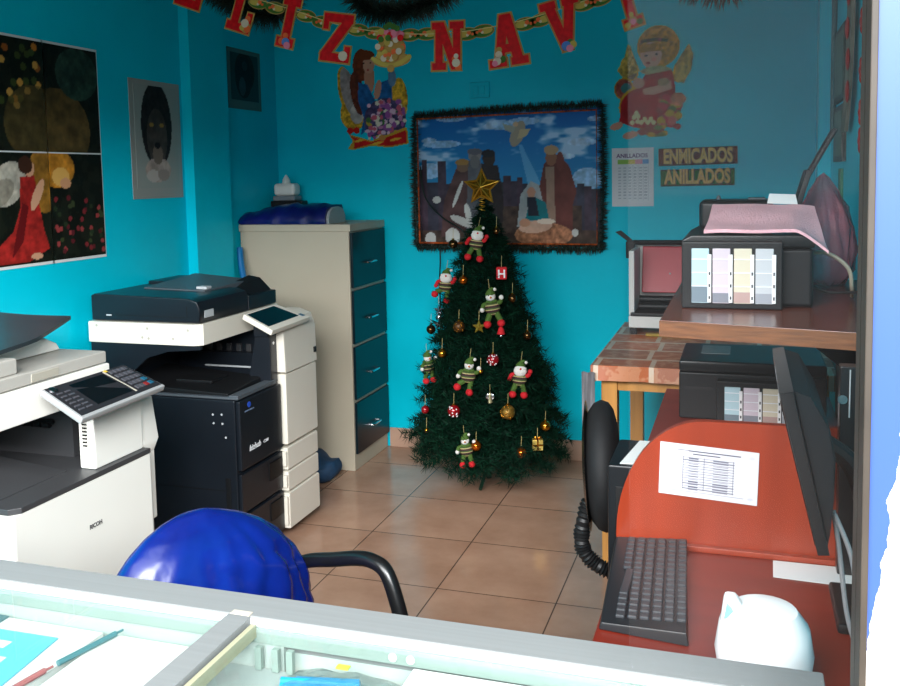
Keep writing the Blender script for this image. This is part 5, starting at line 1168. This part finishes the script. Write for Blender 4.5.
# papers on the desk
def sheet(name, corners, label, th=0.0008, m=None):
    b = B(); hexa(b, [Vector(c) for c in corners]+[Vector(c)+Vector((0, 0, th)) for c in corners]); return single(name, b, m or mat('white_paper', (226, 228, 226), 0.5), label, 'sheet', corners[0], smooth=0)
sheet('loose_paper', [(0.06, 1.87, DZ+0.001), (0.25, 1.86, DZ+0.001), (0.235, 1.953, DZ+0.001), (0.062, 1.952, DZ+0.001)], 'white sheet lying on the desk at the foot of the red panel')
t = thing('figurine', 'glossy white rounded figure with a pointed blue-lined ear on the red desk', 'figurine', (0.02, 1.50, DZ))
b = B()
lathe(b, [(0.05, 0), (0.068, 0.01), (0.075, 0.05), (0.068, 0.09), (0.05, 0.112), (0.0, 0.122)], (0.034, 1.46, DZ+0.0005), 24)
for v in b.verts: v.co.z = DZ+(v.co.z-DZ)*1.12
obj('body', b, M_LWH if False else mat('white_ceramic', (245, 245, 244), 0.25), t)
b = B(); hexa(b, [(-0.036, 1.440, DZ+0.070), (0.020, 1.440, DZ+0.10), (0.020, 1.475, DZ+0.10), (-0.036, 1.475, DZ+0.070), (-0.026, 1.450, DZ+0.146), (-0.008, 1.450, DZ+0.146), (-0.008, 1.468, DZ+0.146), (-0.026, 1.468, DZ+0.146)], 0.006); ear = obj('ear', b, mat('white_ceramic', (245, 245, 244), 0.25), t)
b = B(); prism(b, [(-0.026, DZ+0.112), (-0.002, DZ+0.116), (-0.022, DZ+0.134)], 'Y', 1.4385, 1.455); obj('inner_ear', b, mat('sky_blue_glaze', (130, 220, 240), 0.3), ear)
# monitor leaning forward
mo = thing('monitor', 'black flat monitor seen edge-on, leaning forward on the desk', 'monitor', (0.2, 1.75, DZ))
b = B(); prism(b, [(0.056, 1.195), (0.118, 0.930), (0.136, 0.932), (0.078, 1.200)], 'Y', 1.545, 1.95, 0.003); obj('bezel', b, M_BLK2, mo)
b = B(); prism(b, [(0.078, 1.198), (0.134, 0.940), (0.137, 0.96), (0.142, 1.02), (0.144, 1.09), (0.134, 1.14), (0.105, 1.19)], 'Y', 1.56, 1.935, 0.004); obj('rear_shell', b, mat('monitor_back', (12, 20, 24), 0.6, spec=0.2), mo)
b = B(); hexa(b, [(0.0575, 1.56, 1.180), (0.0575, 1.935, 1.180), (0.0590, 1.935, 1.1803), (0.0590, 1.56, 1.1803), (0.1140, 1.56, 0.942), (0.1140, 1.935, 0.942), (0.1170, 1.935, 0.943), (0.1170, 1.56, 0.943)]); obj('screen', b, M_SCREEN, mo)
b = B(); tube(b, smooth_path([(0.145, 1.75, 1.06), (0.19, 1.75, 1.02), (0.215, 1.75, 0.92), (0.215, 1.75, 0.77)], 5), 0.018, 10); obj('stand_neck', b, M_BLK2, mo)
b = B(); box(b, 0.16, 0.27, 1.66, 1.84, DZ+0.0008, DZ+0.02, 0.006); obj('stand_base', b, M_BLK2, mo)
b = B(); disc(b, (0.187, 1.9145, 1.105), 0.009, 14, 'Y', h=0.004); single('bolt', b, M_CHROME, 'round steel bolt head on the dark board behind the monitor', 'bolt', (0.187, 1.9145, 1.105))
for xx, zb_, lab in ((0.200, 1.07, 'short pale wire on the dark board, left one'), (0.212, 1.01, 'longer pale wire on the dark board, right one')):
    b = B(); tube(b, [(xx, 1.911, 1.165), (xx-0.001, 1.910, zb_)], 0.0014, 6); single('wire', b, mat('pale_wire', (170, 174, 176), 0.5), lab, 'wire', (xx, 1.911, zb_))
for k, (xx, yy, lab) in enumerate(((0.155, 1.60, 'grey cable hanging from the monitor, left one'), (0.172, 1.585, 'grey cable hanging from the monitor, right one'))):
    b = B(); tube(b, smooth_path([(0.145, yy, 0.99), (xx, yy-0.01, 0.92), (xx+0.012, yy-0.02, 0.82), (xx+0.03, yy-0.035, DZ+0.02), (xx+0.05, yy-0.10, DZ+0.006)], 6), 0.004, 8); single('cable', b, mat('grey_cable', (120, 122, 124), 0.5), lab, 'cable', (xx, yy, DZ))
# black tower + stool
t = thing('computer_tower', 'black computer tower standing left behind the curved desk panel', 'computer', (-0.2, 2.2, 0))
b = B(); box(b, -0.288, -0.12, 2.0, 2.21, 0.012, 0.908, 0.006); obj('case', b, mat('tower_black', (20, 23, 26), 0.35), t)
for (xx, yy) in ((-0.27, 2.02), (-0.14, 2.02), (-0.27, 2.19), (-0.14, 2.19)):
    b = B(); box(b, xx-0.01, xx+0.01, yy-0.01, yy+0.01, 0, 0.012); obj('foot', b, M_BLK2, t)
b = B(); box(b, -0.270, -0.14, 1.9985, 2.0005, 0.66, 0.86, 0.001); obj('front_bezel', b, mat('deep_black', (8, 8, 9), 0.5), t)
sheet('loose_paper', [(-0.262, 2.012, 0.909), (-0.15, 2.012, 0.909), (-0.15, 2.20, 0.909), (-0.238, 2.20, 0.909)], 'white sheet lying on top of the black computer tower')
# second desk behind, with lower printer
SZ2 = 0.785
sd = thing('printer_desk', 'red laminate desk behind the curved panel, under the lower printer', 'desk', (0.02, 2.8, 0))
b = B(); box(b, -0.262, 0.28, 2.46, 3.30, SZ2-0.022, SZ2, 0.003); obj('desktop', b, M_MAHO2, sd)
b = B(); box(b, -0.24, 0.28, 3.27, 3.292, 0, SZ2-0.022); obj('end_panel', b, M_MAHO2, sd)
b = B(); box(b, 0.16, 0.28, 2.46, 2.482, 0, SZ2-0.022); obj('end_panel', b, M_MAHO2, sd)
def ink_tank(parent, x0, x1, z0, z1, y, levels):
    """translucent refill tank seen on the printer's side: four chambers with low ink"""
    b = B()
    box(b, x0-0.022, x1+0.014, y, y+0.05, z0-0.012, z1+0.014, 0.004)
    tk = obj('ink_tank', b, M_BLK2, parent)
    cols = [((176, 202, 210), (110, 124, 134)), ((204, 190, 200), (126, 128, 138)), ((210, 200, 178), (178, 148, 142)), ((190, 192, 196), (154, 156, 164))]
    w_ = (x1-x0)/4
    for k in range(4):
        xa = x0+k*w_; cb, ci = cols[k]; zi = z0+(z1-z0)*levels[k]
        b = B(); box(b, xa+0.0015, xa+w_*0.87, y-0.004, y+0.01, z0+0.002, z1-0.002, 0.002)
        chb = obj('ink_chamber', b, mat('chamber_%d' % k, cb, 0.25), tk); chb['label'] = ['pale cyan chamber', 'pale magenta chamber', 'pale yellow chamber', 'pale grey chamber'][k]
        b = B(); box(b, xa+0.002, xa+w_*0.86, y-0.0048, y-0.003, z0+0.004, zi, 0.0005); obj('ink_level', b, mat('ink_level_%d' % k, ci, 0.3), chb)
        b = B()
        for q in range(1, 4): box(b, xa+0.002, xa+w_*0.86, y-0.0052, y-0.003, z0+(z1-z0)*q/4.2+0.01, z0+(z1-z0)*q/4.2+0.0125)
        obj('moulded_rib', b, mat('white_rib', (224, 226, 230), 0.3), chb)
        b = B(); box(b, xa+w_*0.80, xa+w_*0.98, y-0.0062, y+0.01, z0+0.004, z1*0.88+z0*0.12, 0.001); stp = obj('label_strip', b, mat('white_label', (234, 232, 232), 0.4), tk)
        b = B()
        for q in range(3): box(b, xa+w_*0.85, xa+w_*0.93, y-0.0068, y-0.006, z0+0.012+q*0.03*(z1-z0)/0.14, z0+0.02+q*0.03*(z1-z0)/0.14)
        obj('level_mark', b, mat('dark_grey_ink', (62, 62, 66), 0.5), stp)
lp = thing('inkjet_printer', 'lower black ink-tank printer on the red desk under the shelf', 'printer', (0.05, 3.05, SZ2), 0, 'ink tank printers')
b = B(); box(b, -0.192, 0.24, 2.90, 3.20, SZ2+0.001, SZ2+0.148, 0.006); obj('body', b, M_BLK2, lp)
b = B(); box(b, -0.192, 0.24, 2.895, 3.21, SZ2+0.150, SZ2+0.186, 0.008); lidp = obj('scanner_lid', b, mat('printer_lid', (16, 18, 20), 0.32, spec=0.3), lp)
b = B(); box(b, -0.13, -0.04, 3.02, 3.16, SZ2+0.1865, SZ2+0.188); o = obj('lid_sticker', b, mat('sticker_grey', (120, 128, 130), 0.35, noise=(30, 0.3)), lidp)
b = B(); box(b, -0.175, -0.09, 2.8985, 2.902, SZ2+0.095, SZ2+0.104); obj('slot', b, mat('deep_black', (8, 8, 9), 0.5), lp)
ink_tank(lp, -0.055, 0.165, SZ2+0.014, SZ2+0.122, 2.848, (0.2, 0.2, 0.2, 0.22))
# wooden shelf
M_WOOD = mat('varnished_shelf_wood', (112, 56, 40), 0.25, noise=(2.5, 0.28), stretch=(1, 9, 9))
M_EDGE = mat('raw_wood_edge', (126, 76, 40), 0.5, noise=(5, 0.45), stretch=(2, 10, 30))
sh = thing('wall_shelf', 'thick varnished wooden shelf fixed to the right wall', 'shelf', (0.1, 2.4, 1.183))
b = B(); prism(b, [(-0.182, 2.10), (0.331, 1.985), (0.331, 2.98), (-0.182, 2.98)], 'Z', 1.186, 1.223, 0.002); obj('board', b, M_WOOD, sh)
b = B(); prism(b, [(-0.183, 2.0985), (0.331, 1.9835), (0.331, 1.9855), (-0.183, 2.1005)], 'Z', 1.1855, 1.2215); o = obj('front_edge', b, M_EDGE, sh); o['label'] = 'rough raw wood front edge'
b = B()
for yy in (2.3, 2.8): prism(b, [(0.331, 1.186), (0.10, 1.186), (0.331, 1.0)], 'Y', yy, yy+0.02)
obj('bracket', b, M_BLK2, sh)
# upper printer
UZ0 = 1.2235
up_ = thing('inkjet_printer', 'upper black ink-tank printer on the wooden shelf under a pink cloth', 'printer', (0.0, 2.5, UZ0), 0, 'ink tank printers')
b = B(); box(b, -0.145, 0.160, 2.345, 2.78, UZ0+0.001, UZ0+0.145, 0.010, 3); obj('body', b, M_BLK2, up_)
b = B(); prism(b, [(-0.148, UZ0+0.147), (0.160, UZ0+0.147), (0.168, UZ0+0.160), (0.135, UZ0+0.178), (-0.125, UZ0+0.178), (-0.148, UZ0+0.165)], 'Y', 2.335, 2.76, 0.006); lidu = obj('scanner_lid', b, mat('printer_lid', (16, 18, 20), 0.32, spec=0.3), up_)
b = B(); box(b, -0.12, 0.075, 2.62, 2.775, UZ0+0.175, UZ0+0.255, 0.014, 3); box(b, -0.02, 0.0, 2.6195, 2.621, UZ0+0.20, UZ0+0.225); fdr = obj('document_feeder', b, mat('printer_lid', (16, 18, 20), 0.32, spec=0.3), up_)
b = B(); box(b, 0.01, 0.055, 2.64, 2.76, UZ0+0.2555, UZ0+0.259, 0.001); lathe(b, [(0.008, 0), (0.004, 0.012), (0, 0.013)], (-0.07, 2.70, UZ0+0.254), 10); obj('feeder_grip', b, mat('slate_grey_plastic', (74, 80, 86), 0.4), fdr)
b = B(); hexa(b, [(0.110, 2.62, UZ0+0.17), (0.124, 2.62, UZ0+0.165), (0.124, 2.76, UZ0+0.165), (0.110, 2.76, UZ0+0.17), (0.158, 2.62, UZ0+0.335), (0.172, 2.62, UZ0+0.330), (0.172, 2.76, UZ0+0.330), (0.158, 2.76, UZ0+0.335)], 0.003); sp_ = obj('paper_support', b, mat('dark_slate_plastic', (34, 37, 40), 0.5, spec=0.3), up_)
b = B(); hexa(b, [(0.156, 2.64, UZ0+0.315), (0.166, 2.64, UZ0+0.310), (0.166, 2.74, UZ0+0.310), (0.156, 2.74, UZ0+0.315), (0.226, 2.64, UZ0+0.445), (0.236, 2.64, UZ0+0.440), (0.236, 2.74, UZ0+0.440), (0.226, 2.74, UZ0+0.445)], 0.003); obj('support_extension', b, mat('dark_slate_plastic', (34, 37, 40), 0.5, spec=0.3), sp_)
ink_tank(up_, -0.124, 0.074, UZ0+0.012, UZ0+0.150, 2.296, (0.32, 0.2, 0.22, 0.2))
# pink cloth over the printer top
b = B(); NXc, NYc = 46, 16; g = []
for j in range(NYc+1):
    q = j/NYc; row = []
    for i in range(NXc+1):
        k = i/NXc; y = 2.328+q*0.27+0.004*math.sin(k*15)
        xs = -0.095+0.012*(1-q)*0+k*(0.305-0.03*q)+0.012*q
        xx = xs; zt = UZ0+0.1825+0.0012*math.sin(k*11+q*4)+0.0018*math.sin(q*9+k*3)+0.055*q**1.5
        if xs > 0.118:
            e_ = xs-0.118; xx = 0.118+e_*0.80; zt -= (e_**1.25)*(0.95-0.75*q)
        row.append(b.verts.new((xx, y, zt)))
    g.append(row)
for j in range(NYc):
    for i in range(NXc): b.faces.new((g[j][i], g[j][i+1], g[j+1][i+1], g[j+1][i]))
ex = bmesh.ops.extrude_face_region(b, geom=list(b.faces)); bmesh.ops.translate(b, verts=[v for v in ex['geom'] if isinstance(v, bmesh.types.BMVert)], vec=(0, 0, 0.008))
single('pink_cloth', b, mat('pink_towel', (244, 188, 196), 0.95, bump=(190, 0.5), noise=(14, 0.1)), 'pink towel draped over the upper printer', 'cloth', (0, 2.45, UZ0+0.18), smooth=60)
sheet('folded_paper', [(0.058, 2.595, UZ0+0.246), (0.135, 2.595, UZ0+0.243), (0.13, 2.612, UZ0+0.268), (0.064, 2.612, UZ0+0.271)], 'small white paper propped on top of the pink towel', 0.0012)
# pink plastic bag on the shelf
b = B(); lathe(b, [(0.0, 0), (0.06, 0.002), (0.082, 0.04), (0.088, 0.10), (0.080, 0.17), (0.062, 0.225), (0.038, 0.27), (0.016, 0.31), (0.0, 0.325)], (0.218, 2.86, UZ0+0.0008), 60)
for v in b.verts:
    an = math.atan2(v.co.y-2.86, v.co.x-0.218); s_ = 1+0.10*math.sin(an*7+v.co.z*40)+0.06*math.sin(an*15-v.co.z*90)+0.03*math.sin(an*27+v.co.z*160)
    v.co.x = min(0.322, 0.218+(v.co.x-0.218)*s_); v.co.y = 2.86+(v.co.y-2.86)*s_
def bag_mat():
    m = mat('pink_film', (190, 110, 122), 0.14, bump=(44, 1.0), trans=0.0); m.node_tree.nodes['Principled BSDF'].inputs['Alpha'].default_value = 0.6; return m
single('pink_plastic_bag', b, bag_mat(), 'shiny translucent pink plastic bag standing on the shelf behind the printer', 'bag', (0.218, 2.86, UZ0), smooth=60)
b = B(); tube(b, smooth_path([(0.155, 2.45, UZ0+0.125), (0.20, 2.44, UZ0+0.125), (0.245, 2.43, UZ0+0.09), (0.255, 2.44, UZ0+0.04), (0.262, 2.50, UZ0+0.012)], 6), 0.005, 8); single('cable', b, mat('beige_cable', (150, 142, 126), 0.5), 'beige cable arching from the upper printer to the shelf', 'cable', (0.2, 2.44, UZ0))
b = B(); tube(b, smooth_path([(0.162, 2.42, UZ0+0.045), (0.20, 2.42, UZ0+0.030), (0.27, 2.40, UZ0+0.035), (0.325, 2.38, UZ0+0.045)], 6), 0.003, 8); single('cable', b, M_BLK2, 'thin black cable running from the upper printer to the wall', 'cable', (0.2, 2.42, UZ0))

# ================================================================== BLACK SWIVEL CHAIR
oc = thing('office_chair', 'black swivel chair seen edge-on beside the computer tower', 'chair', (-0.12, 2.60, 0), 0.12, world=False)
b = B(); box(b, -0.22, 0.22, -0.22, 0.22, 0.43, 0.50, 0.03, 4); obj('seat', b, M_BLKF, oc)
b = B(); lathe(b, [(0.0, -0.034), (0.08, -0.0335), (0.13, -0.031), (0.17, -0.025), (0.195, -0.014), (0.205, 0.0), (0.197, 0.014), (0.175, 0.023), (0.13, 0.029), (0.08, 0.0315), (0.0, 0.032)], (0, 0, 0), 44)
mt_ = Matrix.Translation((-0.262, 0, 0.722)) @ Euler((0, PI/2-0.05, 0)).to_matrix().to_4x4() @ Matrix.Diagonal((0.90, 1.0, 1.5, 1)); bmesh.ops.transform(b, matrix=mt_, verts=b.verts); br_ = obj('backrest', b, M_BLKF, oc, 80)
b = B(); lathe(b, [(0.0, -0.012), (0.12, -0.010), (0.185, 0.0), (0.12, 0.008), (0.0, 0.01)], (0, 0, 0), 28); mt_ = Matrix.Translation((-0.306, 0, 0.72)) @ Euler((0, PI/2-0.05, 0)).to_matrix().to_4x4(); bmesh.ops.transform(b, matrix=mt_, verts=b.verts); obj('back_shell', b, mat('glossy_black_plastic', (22, 22, 24), 0.22), oc)
b = B(); pth = smooth_path([(-0.305, -0.02, 0.62), (-0.325, -0.02, 0.53), (-0.318, -0.02, 0.47), (-0.27, -0.02, 0.425), (-0.20, -0.02, 0.41), (-0.10, -0.02, 0.41)], 14)
tube(b, pth, 0.02, 12, rad=[0.021+0.0045*math.sin(i*PI*0.9) for i in range(len(pth))]); o = obj('bellows', b, mat('black_rubber', (20, 20, 21), 0.5), oc); o['label'] = 'ribbed rubber bellows'
b = B(); lathe(b, [(0.05, 0.40), (0.03, 0.38), (0.026, 0.1), (0.04, 0.08), (0.04, 0.055)], (0, 0, 0), 14); box(b, -0.1, 0.1, -0.07, 0.07, 0.40, 0.432); obj('column', b, M_BLK2, oc)
for k in range(5):
    an = k*2*PI/5+0.62; b = B(); tube(b, [(0.03*math.cos(an), 0.03*math.sin(an), 0.085), (0.26*math.cos(an), 0.26*math.sin(an), 0.062)], 0.018, 8, rad=[0.022, 0.014]); lgo = obj('base_leg', b, M_BLK2, oc)
    b = B(); lathe(b, [(0.026, -0.012), (0.026, 0.012)], (0.26*math.cos(an), 0.26*math.sin(an), 0.026), 12, rot=(PI/2, 0, an)); obj('caster', b, M_BLK2, lgo)

# ================================================================== GLASS COUNTER
CZ = 0.95
gc = thing('glass_counter', 'aluminium-framed glass display counter across the foreground', 'counter', (-1.1, 0.85, 0))
X0, X1 = -2.4, 0.095
b = B(); box(b, X0, X1, 1.079, 1.14, 0.905, CZ, 0.002); obj('rear_rail', b, mat('satin_aluminium', (116, 119, 119), 0.6, 0.0, noise=(5, 0.08), stretch=(0.3, 30, 30)), gc)
b = B(); box(b, X0, X1, 1.0745, 1.0785, 0.93, CZ-0.001, 0.001); o = obj('rail_lip', b, mat('white_lacquer', (196, 198, 198), 0.3), gc)
b = B(); box(b, X0, X1, 1.069, 1.0740, 0.917, 0.9385, 0.001); bx_ = obj('inner_rail', b, mat('mint_aluminium', (128, 142, 136), 0.45, 0.0), gc)
b = B()
for xx in (-0.437, -0.412): disc(b, (xx, 1.0688, 0.927), 0.006, 16)
obj('rail_button', b, mat('white_lacquer', (196, 198, 198), 0.3), bx_)
b = B(); prism(b, [(-0.690, 0.60), (-0.648, 0.60), (-0.652, 1.076), (-0.688, 1.076)], 'Z', 0.930, CZ+0.001, 0.002); dv = obj('cross_bar', b, mat('satin_aluminium', (150, 152, 152)), gc)
b = B(); box(b, -0.648, -0.640, 0.60, 1.07, 0.925, CZ-0.006, 0.001); obj('bar_bead', b, mat('yellowed_sealant', (150, 148, 124), 0.4), dv)
b = B(); box(b, -0.685, -0.655, 1.0762, 1.0872, 0.944, CZ+0.0012); obj('joint_plate', b, mat('warm_grey', (170, 164, 150), 0.5), dv)
for xa, xb in ((X0, -0.692), (-0.638, X1)):
    b = B(); box(b, xa, xb, 0.60, 1.074, CZ-0.011, CZ-0.004); o = obj('top_glass', b, glass_mat('mint_glass', (250, 253, 252), gloss=0.9), gc); 
b = B(); box(b, X0, X1, 0.56, 0.60, 0.88, CZ, 0.003); obj('front_rail', b, mat('satin_aluminium', (150, 152, 152)), gc)
b = B(); box(b, X0, X1, 0.565, 0.57, 0.1, 0.88); obj('front_glass', b, glass_mat('mint_glass', (250, 253, 252), gloss=0.9), gc)
b = B(); box(b, X0, X1, 0.575, 1.066, 0.876, 0.884); obj('glass_shelf', b, mat('white_shelf', (150, 158, 156), 0.4), gc)
b = B(); box(b, X0, X1, 0.57, 1.13, 0.05, 0.10); obj('bottom_board', b, mat('white_lacquer', (196, 198, 198), 0.3), gc)
for xx in (X0, -0.70, X1-0.04):
    for yy in (0.565, 1.10):
        b = B(); box(b, xx, xx+0.035, yy, yy+0.03, 0, 0.905, 0.002); obj('upright', b, mat('mint_aluminium', (128, 142, 136), 0.45, 0.0), gc)
b = B(); box(b, X0, -0.60, 1.072, 1.08, 0.10, 0.925); obj('sliding_door', b, mat('white_door', (160, 170, 166), 0.35), gc)
b = B(); box(b, -0.62, X1, 1.080, 1.086, 0.10, 0.925); obj('sliding_door', b, mat('white_door', (160, 170, 166), 0.35), gc)
for xx in (-0.638, -0.612, -0.590):
    b = B(); box(b, xx, xx+0.010, 1.058, 1.067, 0.885, 0.917, 0.001); obj('door_stile', b, mat('mint_aluminium', (128, 142, 136), 0.45, 0.0), gc)
# contents
sz = 0.8845
def block(name, x0, x1, y0, y1, z0, z1, m, label, cat, bev=0.002, skew=0.0):
    b = B(); prism(b, [(x0, y0), (x1, y0+skew), (x1+skew*0.3, y1+skew), (x0+skew*0.3, y1)], 'Z', z0, z1, bev); return single(name, b, m, label, cat, ((x0+x1)/2, (y0+y1)/2, z0))
M_PW = mat('bright_white_paper', (200, 200, 197), 0.5)
block('paper_stack', -1.30, -0.885, 0.72, 1.055, sz, 0.905, M_PW, 'wide stack of white paper under the left counter glass', 'paper', 0.001)
block('paper_stack', -0.868, -0.70, 0.66, 1.05, sz, 0.908, M_PW, 'narrow stack of white paper next to the counter cross bar', 'paper', 0.001)
block('grey_card', -1.20, -1.055, 1.026, 1.054, 0.9055, 0.908, mat('grey_card_stock', (76, 104, 108), 0.5), 'small grey card on the paper stack, back left corner', 'card', 0.0003)
t = thing('cyan_card', 'cyan printed card with a white label on the left paper stack', 'card', (-1.06, 0.91, 0.9055))
b = B(); prism(b, [(-1.20, 0.80), (-0.905, 0.80), (-0.935, 1.020), (-1.20, 1.016)], 'Z', 0.9055, 0.9075); ccd = obj('card', b, mat('cyan_print', (92, 176, 196), 0.4), t, 0)
b = B(); prism(b, [(-1.15, 0.82), (-0.95, 0.82), (-0.965, 0.955), (-1.13, 0.955)], 'Z', 0.9075, 0.9080); obj('white_field', b, M_PW, ccd, 0)
b = B(); prism(b, [(-1.04, 0.975), (-0.99, 0.975), (-0.99, 0.992), (-1.04, 0.992)], 'Z', 0.9075, 0.9081); obj('white_mark', b, M_PW, ccd, 0)
for k in range(3):
    b = B(); box(b, -1.000+k*0.012, -0.992+k*0.012, 0.925, 0.932, 0.9080, 0.9083); obj('red_mark', b, mat('dark_red_ink', (120, 34, 34), 0.4), ccd, 0)
for k, (p, q, m_, lab) in enumerate((((-0.878, 0.955), (-0.855, 1.045), mat('teal_pen', (70, 110, 116), 0.3), 'grey-teal pen lying between the two paper stacks'), ((-0.895, 0.86), (-0.882, 0.935), mat('rose_pen', (150, 90, 90), 0.3), 'rose coloured pen at the inner edge of the wide paper stack'))):
    b = B(); tube(b, [(p[0], p[1], 0.9125), (q[0], q[1], 0.9125)], 0.0042, 8); tube(b, [(q[0], q[1], 0.9125), (q[0]+0.003, q[1]+0.012, 0.9125)], 0.0018, 6); single('pen', b, m_, lab, 'pen', (p[0], p[1], 0.908))
# bag of blue pens
b = B(); N = 16; g = []
for i in range(N+1):
    row = []
    for j in range(N+1):
        u, v = i/N, j/N; x = -0.585+u*0.170+0.01*v; y = 0.93+v*0.134
        h_ = max(0, math.sin(PI*u)*math.sin(PI*v))**0.4
        row.append(b.verts.new((x, y, sz+0.006+0.026*h_+0.003*math.sin(u*22+v*9)*h_+0.003*math.sin(v*31-u*13)*h_)))
    g.append(row)
for i in range(N):
    for j in range(N): b.faces.new((g[i][j], g[i+1][j], g[i+1][j+1], g[i][j+1]))
ex = bmesh.ops.extrude_face_region(b, geom=list(b.faces))
for v in [v for v in ex['geom'] if isinstance(v, bmesh.types.BMVert)]: v.co.z = sz+0.0042
m_ = mat('clear_film', (96, 126, 128), 0.14, bump=(60, 0.8)); m_.node_tree.nodes['Principled BSDF'].inputs['Alpha'].default_value = 0.32
single('pen_bag', b, m_, 'crinkled clear plastic bag of blue pens under the right counter glass', 'bag', (-0.5, 0.99, sz), smooth=60)
M_BPEN = mat('blue_pen', (20, 140, 196), 0.3)
for k, (xa, ya, xb, yb, z) in enumerate(((-0.572, 1.012, -0.468, 1.030, 0.9005), (-0.568, 1.002, -0.466, 1.021, 0.8990), (-0.560, 0.992, -0.462, 1.010, 0.8975), (-0.570, 0.980, -0.470, 0.998, 0.8965), (-0.555, 1.022, -0.472, 1.038, 0.8985))):
    b = B(); tube(b, [(xa, ya, z+0.005), (xb, yb, z+0.005)], 0.0045, 8); single('pen', b, M_BPEN, 'blue pen inside the clear plastic bag under the counter glass', 'pen', (xa, ya, z), 'blue pens in the clear bag')
b = B(); box(b, -0.508, -0.490, 1.042, 1.052, 0.914, 0.917, 0.001); single('price_tag', b, mat('lime_tag', (190, 226, 60), 0.5), 'lime green price tag on the bag of blue pens', 'tag', (-0.499, 1.047, 0.914))
for (xa, xb, ya, yb, zb, lab) in ((-0.405, -0.25, 0.80, 1.060, 0.922, 'white box with a blue lower edge beside the bag of pens'), (-0.235, 0.07, 0.80, 1.060, 0.920, 'wide white box at the right end under the counter glass')):
    t = thing('white_box', lab, 'box', ((xa+xb)/2, 0.93, sz)); b = B(); box(b, xa, xb, ya, yb, sz+0.001, zb, 0.002); bb = obj('carton', b, M_PW, t)
    b = B(); box(b, xa-0.0006, xb+0.0006, yb-0.075, yb-0.045, zb-0.004, zb+0.0006); obj('blue_edge', b, mat('pale_blue_print', (120, 160, 220), 0.4), bb)
